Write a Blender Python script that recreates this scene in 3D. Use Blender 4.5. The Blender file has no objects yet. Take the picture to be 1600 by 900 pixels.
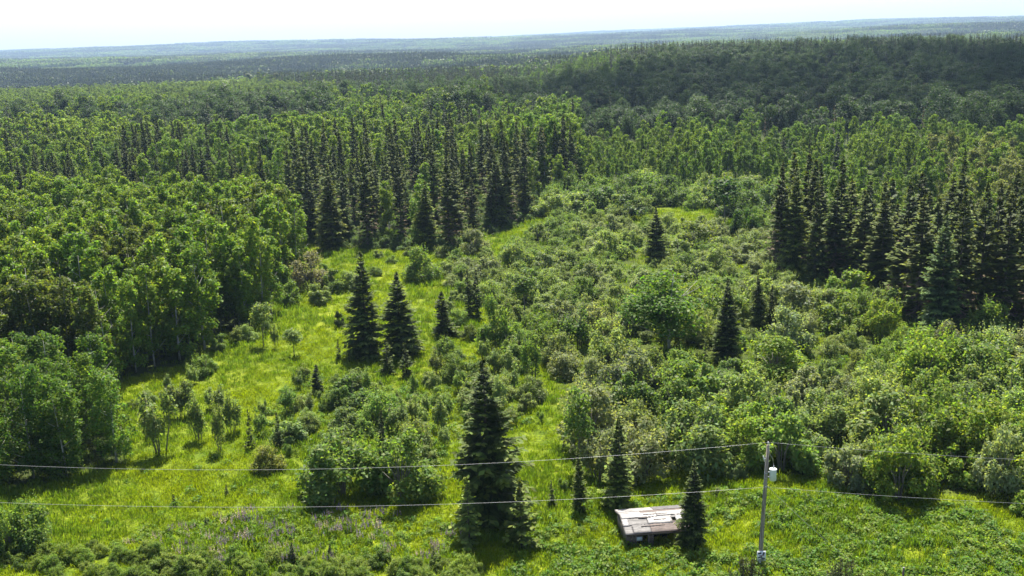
import bpy, math, random
import numpy as np
from mathutils import Matrix, Vector

# ------------------------------------------------------------------ camera, sky, sun, exposure
SC = bpy.context.scene
CAM = np.array([0.0, 0.0, 36.0]); FPX = 1600.0
PITCH, ROLL = math.radians(13.6), math.radians(2.0)
FW = np.array([0, math.cos(PITCH), -math.sin(PITCH)])
_r0 = np.array([1.0, 0, 0]); _u0 = np.cross(_r0, FW)
RT = _r0 * math.cos(ROLL) - _u0 * math.sin(ROLL)
UP = _u0 * math.cos(ROLL) + _r0 * math.sin(ROLL)
cd = bpy.data.cameras.new('camera'); cam = bpy.data.objects.new('camera', cd)
SC.collection.objects.link(cam)
cam.matrix_world = Matrix(((RT[0], UP[0], -FW[0], CAM[0]), (RT[1], UP[1], -FW[1], CAM[1]),
                           (RT[2], UP[2], -FW[2], CAM[2]), (0, 0, 0, 1)))
cd.sensor_width = 36.0; cd.lens = 36.0; cd.clip_start = 0.5; cd.clip_end = 40000
SC.camera = cam
SUN_EL, SUN_AZ = math.radians(60), math.radians(3)       # ahead of the camera, a little to the right
w = bpy.data.worlds.new('World'); SC.world = w; w.use_nodes = True
nt = w.node_tree; sky = nt.nodes.new('ShaderNodeTexSky'); sky.sky_type = 'NISHITA'
sky.sun_disc = False; sky.sun_elevation = SUN_EL; sky.sun_rotation = SUN_AZ
sky.air_density = 1.0; sky.dust_density = 2.0; sky.ozone_density = 1.0
bg = nt.nodes['Background']; bg.inputs['Strength'].default_value = 0.08
nt.links.new(sky.outputs[0], bg.inputs['Color'])
sl = bpy.data.lights.new('sun', 'SUN'); sl.energy = 5.0; sl.angle = math.radians(0.5); sl.color = (1, 0.94, 0.83)
so = bpy.data.objects.new('sun', sl); SC.collection.objects.link(so)
so.rotation_euler = (-(math.pi / 2 - SUN_EL), 0, -SUN_AZ)
so.location = (0, 60, 120)
vs = SC.view_settings; vs.view_transform = 'Standard'; vs.look = 'None'; vs.gamma = 1.0; vs.exposure = 1.55
SC.render.engine = 'CYCLES'
cy = SC.cycles
cy.max_bounces = 7; cy.diffuse_bounces = 3; cy.glossy_bounces = 2; cy.transmission_bounces = 5
cy.volume_bounces = 0; cy.use_denoising = True; cy.caustics_reflective = False; cy.caustics_refractive = False

rng = np.random.default_rng(7); random.seed(7)
COL = SC.collection

# ------------------------------------------------------------------ terrain
def sstep(a, b, x):
    t = np.clip((x - a) / (b - a), 0, 1); return t * t * (3 - 2 * t)

def terrain(x, y):
    x = np.asarray(x, float); y = np.asarray(y, float)
    d = np.hypot(x, y) + 1e-6; az = x / np.maximum(y, 1.0)
    z = 0.12 * np.sin(x * .31 + 1.3) * np.sin(y * .27) + 0.07 * np.sin(x * .83 + y * .6) + 0.05 * np.sin(y * 1.13 - x * .4)
    z = z * (1 - sstep(250, 400, d))
    ridge = sstep(0.0, 0.13, az) * (1 - .35 * sstep(.35, .6, az))
    z += 13 * sstep(360, 760, d) * ridge * (1 - .8 * sstep(850, 1500, d))
    z += 4 * sstep(300, 800, d) * np.sin(d / 260 + 3 * az) * (1 - ridge) * .6
    z -= 7 * sstep(900, 1600, d) * (1 - sstep(2200, 3800, d))
    z += 11 * sstep(950, 1500, d) * (1 - sstep(3600, 5200, d)) * np.sin(d / 210 + 7 * az + 1.5 * np.sin(az * 11)) * (.6 + .4 * np.sin(az * 17 + d / 500))
    z += sstep(1500, 4000, d) * (9 * np.sin(x / 610 + 1) * np.sin(y / 730) + 5 * np.sin(x / 270) * np.sin(y / 390 + 2))
    z += 58 * sstep(3200, 9500, d) + 24 * sstep(4000, 9000, d) * np.sin(az * 9 + 1.0 + d / 2300)*.6
    z += 16 * sstep(2200, 4200, d) * np.sin(az * 5.5 + .7 + d / 900) * .5
    return z

def g(u, v):
    """ground point under a pixel of the 1600 x 900 photograph"""
    d = FW + RT * ((u - 800) / FPX) - UP * ((v - 450) / FPX)
    P = CAM + d * (-CAM[2] / d[2])
    for _ in range(4):
        P = CAM + d * ((float(terrain(P[0], P[1])) - CAM[2]) / d[2])
    return P

def gflat(u, v):
    d = FW + RT * ((u - 800) / FPX) - UP * ((v - 450) / FPX)
    return (CAM + d * (-CAM[2] / d[2]))[:2]

def proj(P):
    q = np.asarray(P, float) - CAM; k = q @ FW
    return 800 + FPX * (q @ RT) / k, 450 - FPX * (q @ UP) / k

def inside(poly, X, Y):
    c = np.zeros(X.shape, bool); n = len(poly); j = n - 1
    for i in range(n):
        xi, yi = poly[i]; xj, yj = poly[j]
        c ^= ((yi > Y) != (yj > Y)) & (X < (xj - xi) * (Y - yi) / (yj - yi + 1e-12) + xi)
        j = i
    return c

def gp(poly): return [tuple(gflat(u, v)) for u, v in poly]

# zones: outlines of where trunks and stems stand
Z_FRONT_GROVE = gp([(-300, 782), (0, 770), (60, 758), (150, 735), (205, 722), (192, 690), (165, 655), (60, 645), (-300, 655)])
Z_LEFT_WOOD = gp([(-300, 625), (60, 620), (150, 612), (205, 590), (250, 582), (300, 562), (330, 545), (328, 525), (395, 520), (425, 490), (438, 455), (470, 430), (455, 400), (400, 382), (300, 374), (150, 374), (-300, 388)])
Z_LEFT_BACK = gp([(-300, 345), (0, 338), (400, 325), (440, 315), (470, 300), (700, 288), (905, 284), (905, 215), (-300, 262)])
Z_SPRUCE_STAND = gp([(440, 325), (490, 385), (560, 390), (690, 392), (780, 366), (830, 346), (842, 310), (905, 298), (895, 286), (700, 290), (520, 288), (470, 302)])
Z_YOUNG = gp([(850, 305), (1000, 300), (1235, 306), (1225, 370), (1218, 392), (1400, 413), (1600, 445), (1900, 470), (1900, 222), (1600, 228), (1200, 236), (910, 244), (908, 292), (850, 300)])
Z_WILLOW_BACK = gp([(855, 338), (1000, 345), (1020, 322), (1120, 330), (1150, 352), (1230, 365), (1235, 308), (1000, 300), (855, 303)])
Z_RIGHT_STAND = gp([(1208, 428), (1265, 446), (1330, 442), (1400, 482), (1480, 535), (1600, 520), (1900, 540), (1900, 475), (1600, 450), (1400, 418), (1218, 396)])
Z_RIGHT_SHRUBS = gp([(890, 730), (940, 775), (1010, 752), (1110, 730), (1180, 742), (1260, 750), (1330, 760), (1450, 775), (1540, 770), (1600, 805), (1900, 830), (1900, 548), (1600, 528), (1480, 542), (1400, 490), (1330, 450), (1250, 450), (1205, 425), (1215, 385), (1150, 356), (1020, 348), (855, 343), (835, 365), (800, 395), (705, 440), (705, 455), (760, 475), (765, 520), (830, 545), (872, 600), (885, 680)])
Z_CENTRE_SHRUBS = gp([(500, 750), (600, 760), (690, 735), (710, 690), (830, 660), (835, 610), (800, 560), (720, 560), (690, 585), (600, 608), (540, 590), (480, 585), (440, 620), (400, 660), (395, 700), (445, 712), (500, 700)])
Z_LUPINS = gp([(150, 850), (330, 812), (480, 798), (620, 806), (760, 830), (720, 885), (350, 890)])
Z_BRUSH = gp([(-250, 900), (-100, 868), (60, 856), (300, 868), (420, 878), (760, 882), (780, 960), (760, 1100), (-250, 1100)])
Z_WEEDS = gp([(830, 850), (960, 862), (1160, 872), (1200, 800), (1110, 775), (1210, 768), (1330, 782), (1500, 792), (1600, 830), (1900, 860), (1900, 1100), (760, 1100), (790, 880)])

# ------------------------------------------------------------------ materials
def newmat(name):
    m = bpy.data.materials.new(name); m.use_nodes = True
    m.node_tree.nodes.remove(m.node_tree.nodes['Principled BSDF']); return m, m.node_tree

def N(nt, t, **kw):
    n = nt.nodes.new(t)
    for k, v in kw.items(): setattr(n, k, v)
    return n

LEAF_ARGS = {}
def leaf_material(name, trans=0.5, gloss=0.14, rough=0.5, tcol=(2.0, 1.9, 0.7), spread=0.36, hue=0.03, colour=None):
    if colour is None: LEAF_ARGS[name] = dict(trans=trans, gloss=gloss, rough=rough, tcol=tcol, spread=spread, hue=hue)
    m, t = newmat(name); L = t.links.new
    out = t.nodes['Material Output']; oi = N(t, 'ShaderNodeObjectInfo'); ge = N(t, 'ShaderNodeNewGeometry')
    mr = N(t, 'ShaderNodeMapRange'); mr.inputs[3].default_value = 1 - spread; mr.inputs[4].default_value = 1 + spread
    L(ge.outputs['Random Per Island'], mr.inputs[0])
    mo = N(t, 'ShaderNodeMapRange'); mo.inputs[3].default_value = .82; mo.inputs[4].default_value = 1.18
    L(oi.outputs['Random'], mo.inputs[0])
    mu = N(t, 'ShaderNodeMath', operation='MULTIPLY'); L(mr.outputs[0], mu.inputs[0]); L(mo.outputs[0], mu.inputs[1])
    hs = N(t, 'ShaderNodeHueSaturation')
    if colour is None: L(oi.outputs['Color'], hs.inputs['Color'])
    else: hs.inputs['Color'].default_value = (*colour, 1)
    L(mu.outputs[0], hs.inputs['Value'])
    mh = N(t, 'ShaderNodeMapRange'); mh.inputs[3].default_value = .5 - hue; mh.inputs[4].default_value = .5 + hue
    wn = N(t, 'ShaderNodeTexWhiteNoise', noise_dimensions='1D'); L(mu.outputs[0], wn.inputs['W'])
    L(wn.outputs[0], mh.inputs[0]); L(mh.outputs[0], hs.inputs['Hue'])
    if name.startswith('spruce'):
        at_ = N(t, 'ShaderNodeAttribute', attribute_name='new_growth'); mg = N(t, 'ShaderNodeMix', data_type='RGBA', blend_type='MULTIPLY'); mg.inputs[7].default_value = (2.3, 2.1, 1.3, 1)
        L(at_.outputs['Fac'], mg.inputs[0]); L(hs.outputs[0], mg.inputs[6]); csock = mg.outputs[2]
    else: csock = hs.outputs[0]
    pb = N(t, 'ShaderNodeBsdfPrincipled'); L(csock, pb.inputs['Base Color'])
    pb.inputs['Roughness'].default_value = rough; pb.inputs['Specular IOR Level'].default_value = gloss
    tr = N(t, 'ShaderNodeBsdfTranslucent'); vm = N(t, 'ShaderNodeVectorMath', operation='MULTIPLY')
    vm.inputs[1].default_value = tcol; L(csock, vm.inputs[0]); L(vm.outputs[0], tr.inputs['Color'])
    mx = N(t, 'ShaderNodeMixShader'); mx.inputs[0].default_value = trans
    L(pb.outputs[0], mx.inputs[1]); L(tr.outputs[0], mx.inputs[2]); L(mx.outputs[0], out.inputs[0])
    return m

def simple_material(name, c1, c2, scale=6, rough=.8, stretch=(1, 1, 1), bump=0.0, metallic=0.0, spec=.3, detail=6, coord='Object'):
    m, t = newmat(name); L = t.links.new
    pb = N(t, 'ShaderNodeBsdfPrincipled'); tc = N(t, 'ShaderNodeTexCoord'); mp = N(t, 'ShaderNodeMapping')
    mp.inputs['Scale'].default_value = stretch; L(tc.outputs[coord], mp.inputs[0])
    nz = N(t, 'ShaderNodeTexNoise'); nz.inputs['Scale'].default_value = scale; nz.inputs['Detail'].default_value = detail
    L(mp.outputs[0], nz.inputs['Vector'])
    cr = N(t, 'ShaderNodeValToRGB'); cr.color_ramp.elements[0].color = (*c1, 1); cr.color_ramp.elements[1].color = (*c2, 1)
    cr.color_ramp.elements[0].position = .34; cr.color_ramp.elements[1].position = .68
    L(nz.outputs[0], cr.inputs[0]); L(cr.outputs[0], pb.inputs['Base Color'])
    pb.inputs['Roughness'].default_value = rough; pb.inputs['Metallic'].default_value = metallic
    pb.inputs['Specular IOR Level'].default_value = spec
    if bump:
        b = N(t, 'ShaderNodeBump'); b.inputs['Strength'].default_value = bump; b.inputs['Distance'].default_value = .05
        L(nz.outputs[0], b.inputs['Height']); L(b.outputs[0], pb.inputs['Normal'])
    L(pb.outputs[0], t.nodes['Material Output'].inputs[0]); return m

M = {}
M['leaf'] = leaf_material('deciduous_leaf')
M['needle'] = leaf_material('spruce_needle', trans=.25, gloss=.08, rough=.6, tcol=(2.2, 1.9, .7), spread=.4, hue=.02)
M['grass'] = leaf_material('grass_blade', trans=.5, gloss=.08, tcol=(1.8, 1.75, .5), spread=.25, hue=.012)
M['dry_twig'] = leaf_material('dry_twig', trans=.1, gloss=.1, rough=.8, spread=.4, hue=.02)
M['bark'] = simple_material('spruce_bark', (.045, .035, .027), (.12, .095, .075), 7, .9, (1, 1, .25), .5)
M['pale_bark'] = simple_material('aspen_bark', (.16, .155, .125), (.42, .41, .36), 5, .8, (1, 1, .5), .3)
M['grey_bark'] = simple_material('willow_bark', (.09, .08, .065), (.2, .18, .15), 9, .85, (1, 1, .3), .3)
M['dead_wood'] = simple_material('bleached_wood', (.3, .28, .25), (.6, .57, .52), 9, .85, (1, 1, .2), .3)

def ground_material():
    m, t = newmat('ground_cover'); L = t.links.new
    pb = N(t, 'ShaderNodeBsdfPrincipled'); tc = N(t, 'ShaderNodeTexCoord')
    def noise(sc, det=4):
        n = N(t, 'ShaderNodeTexNoise'); n.inputs['Scale'].default_value = sc; n.inputs['Detail'].default_value = det
        L(tc.outputs['Object'], n.inputs['Vector']); return n
    a, b, c = noise(.06, 5), noise(.5, 6), noise(4.5, 6)
    r1 = N(t, 'ShaderNodeValToRGB'); e = r1.color_ramp.elements
    e[0].color = (.118, .175, .01, 1); e[0].position = .38; e[1].color = (.175, .225, .012, 1); e[1].position = .62
    L(a.outputs[0], r1.inputs[0])
    r2 = N(t, 'ShaderNodeValToRGB'); e = r2.color_ramp.elements
    e[0].color = (.5, .6, .5, 1); e[0].position = .3; e[1].color = (1.2, 1.1, 1, 1); e[1].position = .7
    L(b.outputs[0], r2.inputs[0])
    r3 = N(t, 'ShaderNodeValToRGB'); e = r3.color_ramp.elements
    e[0].color = (.4, .45, .4, 1); e[0].position = .3; e[1].color = (1.25, 1.2, 1.1, 1); e[1].position = .7
    L(c.outputs[0], r3.inputs[0])
    m1 = N(t, 'ShaderNodeMix', data_type='RGBA', blend_type='MULTIPLY'); m1.inputs[0].default_value = 1
    L(r1.outputs[0], m1.inputs[6]); L(r2.outputs[0], m1.inputs[7])
    m2 = N(t, 'ShaderNodeMix', data_type='RGBA', blend_type='MULTIPLY'); m2.inputs[0].default_value = 1
    L(m1.outputs[2], m2.inputs[6]); L(r3.outputs[0], m2.inputs[7])
    at = N(t, 'ShaderNodeAttribute', attribute_name='litter_shade')
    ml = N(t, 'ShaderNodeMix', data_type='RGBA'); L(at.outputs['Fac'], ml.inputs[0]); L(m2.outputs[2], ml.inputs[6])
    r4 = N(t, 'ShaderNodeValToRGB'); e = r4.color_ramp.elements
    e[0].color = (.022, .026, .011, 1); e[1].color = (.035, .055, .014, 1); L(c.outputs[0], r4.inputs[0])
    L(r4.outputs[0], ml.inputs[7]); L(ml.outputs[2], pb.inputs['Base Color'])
    pb.inputs['Roughness'].default_value = .9; pb.inputs['Specular IOR Level'].default_value = .1
    bp = N(t, 'ShaderNodeBump'); bp.inputs['Strength'].default_value = .8; bp.inputs['Distance'].default_value = .25
    L(c.outputs[0], bp.inputs['Height']); L(bp.outputs[0], pb.inputs['Normal'])
    L(pb.outputs[0], t.nodes['Material Output'].inputs[0]); return m
M['ground'] = ground_material()

# ------------------------------------------------------------------ mesh helpers
def mesh_from(name, V, F, mat=None, smooth=False):
    me = bpy.data.meshes.new(name); V = np.asarray(V, np.float32)
    fl = [np.asarray(f, np.int32).reshape(-1, k) for k, f in F.items() if len(f)]
    me.vertices.add(len(V)); me.vertices.foreach_set('co', V.ravel())
    idx = np.concatenate([f.ravel() for f in fl]); cnt = np.concatenate([np.full(len(f), f.shape[1], np.int32) for f in fl])
    me.loops.add(len(idx)); me.loops.foreach_set('vertex_index', idx)
    me.polygons.add(len(cnt)); st = np.concatenate([[0], np.cumsum(cnt)[:-1]]).astype(np.int32)
    me.polygons.foreach_set('loop_start', st); me.polygons.foreach_set('loop_total', cnt)
    me.update(calc_edges=True)
    if smooth: me.polygons.foreach_set('use_smooth', np.ones(len(cnt), bool))
    if mat: me.materials.append(mat)
    return me

def quads_mesh(name, Q, mat):
    Q = np.asarray(Q, np.float32).reshape(-1, 4, 3)
    return mesh_from(name, Q.reshape(-1, 3), {4: np.arange(len(Q) * 4).reshape(-1, 4)}, mat)

class MB:
    def __init__(s): s.v = []; s.q = []; s.t = []; s.n = 0
    def add(s, V, q=(), t=()):
        s.v += [tuple(p) for p in V]
        s.q += [tuple(i + s.n for i in f) for f in q]; s.t += [tuple(i + s.n for i in f) for f in t]; s.n = len(s.v)
    def box(s, c, size, rot=None):
        x, y, z = [k / 2 for k in size]; P = np.array([(a * x, b * y, e * z) for a in (-1, 1) for b in (-1, 1) for e in (-1, 1)])
        if rot is not None: P = P @ np.asarray(rot).T
        s.add(P + np.asarray(c), [(0, 1, 3, 2), (4, 6, 7, 5), (0, 4, 5, 1), (2, 3, 7, 6), (0, 2, 6, 4), (1, 5, 7, 3)])
    def tube(s, pts, rad, n=6, cap=True):
        pts = np.asarray(pts, float); rad = np.broadcast_to(rad, len(pts)); V = []
        for i, p in enumerate(pts):
            d = pts[min(i + 1, len(pts) - 1)] - pts[max(i - 1, 0)]; d = d / (np.linalg.norm(d) + 1e-9)
            a = np.cross(d, (0, 0, 1) if abs(d[2]) < .9 else (1, 0, 0)); a /= np.linalg.norm(a); b = np.cross(d, a)
            for k in range(n):
                t = 2 * math.pi * k / n; V.append(p + rad[i] * (a * math.cos(t) + b * math.sin(t)))
        q = [(i * n + k, i * n + (k + 1) % n, (i + 1) * n + (k + 1) % n, (i + 1) * n + k) for i in range(len(pts) - 1) for k in range(n)]
        t = []
        if cap:
            m = len(V); V += [pts[0], pts[-1]]; e = (len(pts) - 1) * n
            t = [(m, (k + 1) % n, k) for k in range(n)] + [(m + 1, e + k, e + (k + 1) % n) for k in range(n)]
        s.add(V, q, t)
    def mesh(s, name, mat, smooth=False): return mesh_from(name, np.array(s.v), {4: s.q, 3: s.t}, mat, smooth)

def obj(name, me, parent=None, loc=None, rot=None):
    o = bpy.data.objects.new(name, me); COL.objects.link(o)
    if parent: o.parent = parent
    if loc is not None: o.location = loc
    if rot is not None: o.rotation_euler = rot
    return o

def empty(name, loc, rz=0, scale=(1, 1, 1)):
    o = bpy.data.objects.new(name, None); COL.objects.link(o); o.empty_display_size = .3
    o.location = loc; o.rotation_euler = (0, 0, rz); o.scale = scale; return o

def tag(o, label=None, cat=None, group=None, kind=None):
    if label: o['label'] = label
    if cat: o['category'] = cat
    if group: o['group'] = group
    if kind: o['kind'] = kind
    return o

def unit(a): return a / (np.linalg.norm(a, axis=-1, keepdims=True) + 1e-9)

# ------------------------------------------------------------------ ground sheet
def build_ground():
    rr = np.concatenate([np.arange(6, 320, 1.6), 320 * 1.03 ** np.arange(1, 130)]); rr = rr[rr < 13500]
    fine = np.radians(np.arange(-44, 44.01, .45)); coarse = np.radians(np.arange(48, 313, 4.0)); ang = np.concatenate([fine, coarse])
    A, Rr = np.meshgrid(ang, rr); X = Rr * np.sin(A); Y = Rr * np.cos(A)
    Zz = terrain(X, np.where(Y > 1, Y, 1)) * (Y > -50) ; na = len(ang); nr = len(rr)
    V = np.concatenate([[[0, 0, 0]], np.stack([X, Y, Zz], -1).reshape(-1, 3)])
    i, k = np.meshgrid(np.arange(nr - 1), np.arange(na), indexing='ij'); k2 = (k + 1) % na
    q = np.stack([1 + i * na + k, 1 + (i + 1) * na + k, 1 + (i + 1) * na + k2, 1 + i * na + k2], -1).reshape(-1, 4)[:, ::-1]
    t = np.array([(0, 1 + k, 1 + (k + 1) % na) for k in range(na)])[:, ::-1]
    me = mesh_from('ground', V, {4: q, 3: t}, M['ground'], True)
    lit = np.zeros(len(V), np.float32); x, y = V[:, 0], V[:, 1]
    lit = np.maximum(lit, inside(Z_RIGHT_SHRUBS, x, y) * .7); lit = np.maximum(lit, inside(Z_CENTRE_SHRUBS, x, y) * .3)  # right thicket floor: leaf litter plus dark painted in for shade between shrubs
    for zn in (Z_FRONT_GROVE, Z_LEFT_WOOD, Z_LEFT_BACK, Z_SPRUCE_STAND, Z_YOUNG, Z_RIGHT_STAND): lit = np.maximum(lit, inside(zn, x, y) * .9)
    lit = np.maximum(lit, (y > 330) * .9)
    me.attributes.new('litter_shade', 'FLOAT', 'POINT').data.foreach_set('value', lit.astype(np.float32))
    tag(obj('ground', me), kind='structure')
build_ground()

# ------------------------------------------------------------------ plant builders (mesh data shared by the copies)
def leaf_quads(P, nrm, size, r, aspect=.62):
    t = unit(np.cross(nrm, unit(r.normal(size=P.shape)))); b = np.cross(nrm, t)
    s = size[:, None]; lift = nrm * s * .12
    return np.stack([P + t * s * .5, P + b * s * .5 * aspect + lift, P - t * s * .5, P - b * s * .5 * aspect + lift], 1)

def crown_quads(r, H, R, base, n, leaf, lobes, dome=False, shoots=0, squash=.75, lobe_r=(.3, .46)):
    half = (H - base) / 2; cz = base + half
    c = unit(r.normal(size=(lobes, 3))) * (r.random((lobes, 1)) ** .45) * .74
    if dome:
        c = unit(c) * (np.linalg.norm(c, axis=1, keepdims=True) ** .5) * .88; c[:, 2] = np.abs(c[:, 2]); rim = np.arange(lobes) % 5 < 2; c[rim, 2] *= .2; c[rim, :2] = c[rim, :2] / (np.linalg.norm(c[rim, :2], axis=1, keepdims=True) + 1e-6) * r.uniform(.55, .9, (rim.sum(), 1)); ctr = c * (R, R, (H - base) * .85) + (0, 0, base + .1 * H)
    else:
        c[:, :2] *= (1 - .35 * np.clip(c[:, 2:3], 0, 1)); ctr = c * (R, R, half * 1.1) + (0, 0, cz)
    lr = r.uniform(*lobe_r, lobes) * R * (1 + .25 * (c[:, 2] < .1)); wgt = lr ** 2 / (lr ** 2).sum()
    k = r.choice(lobes, n, p=wgt); d = unit(r.normal(size=(n, 3)) + (0, 0, .35))
    rad = lr[k][:, None] * r.random((n, 1)) ** .33 * r.uniform(.85, 1.12, (n, 1))
    P = ctr[k] + d * rad * (1, 1, squash); P[:, 2] = np.clip(P[:, 2], .06, None)
    nr = unit(.5 * d + np.array([0, 0, .75]) + .45 * r.normal(size=(n, 3)))
    Q = [leaf_quads(P, nr, leaf * r.uniform(.6, 1.35, n), r)]
    for s in range(shoots):
        a = r.uniform(0, 6.283); q = r.random() ** .5 * R * .8; z0 = base + (H - base) * (.75 - .45 * (q / R) ** 2)
        L = r.uniform(.12, .26) * H; m = 9; f = np.linspace(0, 1, m)
        p = np.stack([q * np.cos(a) * (1 + .15 * f), q * np.sin(a) * (1 + .15 * f), z0 + f * L], -1) + r.normal(size=(m, 3)) * .05
        Q.append(leaf_quads(p, unit(r.normal(size=(m, 3)) + (0, 0, .3)), leaf * (1.0 - .45 * f), r))
    return np.concatenate(Q)

def aspen_quads(r, H, R, base, n, leaf, lobes, lr=(.2, .38), lean=.05):
    f = np.sort(r.random(lobes)) ** .9; z = base + f * (H - base) * .97; prof = np.interp(f, [0, .18, .45, .8, 1], [.55, .95, 1.05, .85, .4]) * R * r.uniform(.55, 1.12, lobes)
    a = r.uniform(0, 6.283) + np.arange(lobes) * 2.4 + r.normal(size=lobes) * .5; q = prof * r.random(lobes) ** .35 * .85
    off = lean * H * r.normal(size=2); ctr = np.stack([q * np.cos(a) + off[0] * f, q * np.sin(a) + off[1] * f, z], 1)
    rad = r.uniform(*lr, lobes) * R * (1.15 - .45 * f); k = r.choice(lobes, n, p=rad ** 2 / (rad ** 2).sum()); d = unit(r.normal(size=(n, 3)) + (0, 0, .3))
    P = ctr[k] + d * rad[k][:, None] * r.random((n, 1)) ** .35 * (1, 1, 1.05) * r.uniform(.8, 1.2, (n, 1))
    return leaf_quads(P, unit(.45 * d + (0, 0, .6) + .55 * r.normal(size=(n, 3))), leaf * r.uniform(.55, 1.35, n), r)

def stem_mesh(name, r, H, base, R, mat, rad, limbs=6, lean=.04, n=6):
    mb = MB(); a = r.uniform(0, 6.28); k = np.linspace(0, 1, 6)
    off = lean * H * np.stack([np.cos(a) * k ** 2, np.sin(a) * k ** 2], -1)
    pts = np.column_stack([off, k * H * .93]); pts[0, 2] = -.15
    mb.tube(pts, rad * (1 - .86 * k), n)
    for i in range(limbs):
        f = r.uniform(max(base / H - .05, .12), .85); p0 = np.array([np.interp(f, k, pts[:, 0]), np.interp(f, k, pts[:, 1]), f * H * .93])
        b = r.uniform(0, 6.28); L = R * r.uniform(.55, .95) * (1.1 - .5 * f)
        e = p0 + np.array([math.cos(b) * L, math.sin(b) * L, L * r.uniform(.5, 1.0)]); mid = (p0 + e) / 2 - (0, 0, .08 * L)
        mb.tube([p0, mid, e], [rad * .38, rad * .24, rad * .08], 4)
    return mb.mesh(name, mat, True)

def shrub_stem_mesh(name, r, H, R, mat, n=9):
    mb = MB()
    for i in range(n):
        b = 6.28 * i / n + r.uniform(-.3, .3); L = r.uniform(.45, .85)
        p0 = np.array([math.cos(b) * .12, math.sin(b) * .12, -.1])
        e = np.array([math.cos(b) * R * L * .6, math.sin(b) * R * L * .6, H * r.uniform(.4, .68)])
        m = np.array([e[0] * .35, e[1] * .35, e[2] * .55]); mb.tube([p0, m, e], [.045, .03, .01], 4)
    return mb.mesh(name, mat, True)

def spruce_quads(r, H, R, base=.25, spacing=.42, per=7, gap=0.0, power=.85, dead_to=0.0, twig_w=.17, droop=1.0, fine=.3):
    live, dead, tips = [], [], []; z = base; ph = r.uniform(0, 6.28, 3); asym = r.uniform(.08, .22)
    while z < H * .985:
        f = z / H; env = R * (1 - f) ** power * (1 - .35 * max(0, .12 - f) / .12)
        cnt = max(3, int(round(per * (.55 + .5 * (1 - f)))))
        for j in range(cnt):
            if r.random() < gap: continue
            a = r.uniform(0, 6.283); L = max(.16, env * r.uniform(.6, 1.15) * (1 + asym * math.sin(a + ph[0] + 3 * f) + asym * math.sin(9 * f + ph[1]) * .8)); zz = z + r.uniform(-.5, .5) * spacing
            el = math.radians(38 * f ** 1.5 - droop * 17 * (1 - f) + r.uniform(-6, 6))
            d = np.array([math.cos(a) * math.cos(el), math.sin(a) * math.cos(el), math.sin(el)]); sd = np.array([-math.sin(a), math.cos(a), 0])
            isdead = f < dead_to and r.random() < .85 * (1 - f / max(dead_to, .01)) ** .5
            tgt = dead if isdead else live
            m = max(2, int(L / fine)) if not isdead else max(2, int(L / .6))
            p0 = np.array([0, 0, zz]); tip = p0 + d * L + (0, 0, .1 * L)
            wv = sd * twig_w * (.55 if isdead else 1.1)
            if not isdead: tips.append(.15)
            tgt.append([p0 + d * L * .12 - wv * .4, p0 + d * L * .55 - wv - (0, 0, .03 * L), tip, p0 + d * L * .55 + wv - (0, 0, .03 * L)])
            for i in range(m):
                s = (i + .6 + r.uniform(-.3, .3)) / m; q = p0 + d * L * s + (0, 0, .1 * L * s * s)
                for sg in (-1, 1):
                    l = (L * .42 * (1 - .62 * s) + .12) * r.uniform(.7, 1.2)
                    td = unit(d * .75 + sg * sd * .8 + np.array([0, 0, r.uniform(-.55, .02)])); up = np.cross(td, unit(sd * sg + d * -.3)); up = unit(up + r.normal(size=3) * .35)
                    wd = np.cross(td, up) * twig_w * r.uniform(.7, 1.2) * (.4 if isdead else 1)
                    if not isdead: tips.append(max(0, s - .45) / .55)
                    tgt.append([q, q + td * l * .5 + wd, q + td * l, q + td * l * .5 - wd])
        z += spacing * (.8 + .45 * (1 - f)) * r.uniform(.85, 1.15)
    for k in range(5):
        a = 6.283 * k / 5; e = np.array([math.cos(a), math.sin(a), 0])
        tips.append(.8); live.append([(0, 0, H * .96), e * .09 + (0, 0, H * .98), (0, 0, H * 1.02), -e * .09 + (0, 0, H * .98)])
    return np.array(live), (np.array(dead) if dead else np.zeros((0, 4, 3))), np.array(tips)

def taper_trunk(name, H, rad, mat, n=7):
    mb = MB(); mb.tube([(0, 0, -.2), (0, 0, .4), (0, 0, H * .5), (0, 0, H * .98)], [rad * 1.25, rad, rad * .6, .015], n); return mb.mesh(name, mat, True)

def tipped(me, tips):
    me.attributes.new('new_growth', 'FLOAT', 'POINT').data.foreach_set('value', np.repeat(tips, 4).astype(np.float32)); return me
SPR = {}   # kind -> list of (H, R, parts)
def add_spruce(kind, count, H, R, seed, **kw):
    SPR[kind] = []
    for i in range(count):
        r = np.random.default_rng(seed + i); live, dead, tips = spruce_quads(r, H, R, **kw)
        parts = [('trunk', taper_trunk('spruce_trunk', H, H * .0125, M['bark'])), ('crown', tipped(quads_mesh('spruce_crown', live, M['needle']), tips))]
        if len(dead): parts.append(('dead_branches', quads_mesh('spruce_dead_branches', dead, M['dry_twig'])))
        SPR[kind].append((H, R, parts))
add_spruce('full', 3, 13.5, 3.1, 100, base=.35, spacing=.36, per=11, power=.78, twig_w=.16, fine=.2)
add_spruce('slim', 4, 13, 2.1, 140, base=.4, spacing=.36, per=9.5, power=.72, twig_w=.22)
add_spruce('stand', 7, 17, 2.6, 200, base=.9, spacing=.4, per=8.5, power=.66, dead_to=.42, gap=.03, twig_w=.26)
add_spruce('spire', 3, 9, 1.35, 260, base=.2, spacing=.3, per=8, power=.6, twig_w=.18)
add_spruce('sapling', 3, 5, 1.3, 300, base=.15, spacing=.3, per=8, power=.9, twig_w=.14)

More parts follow.
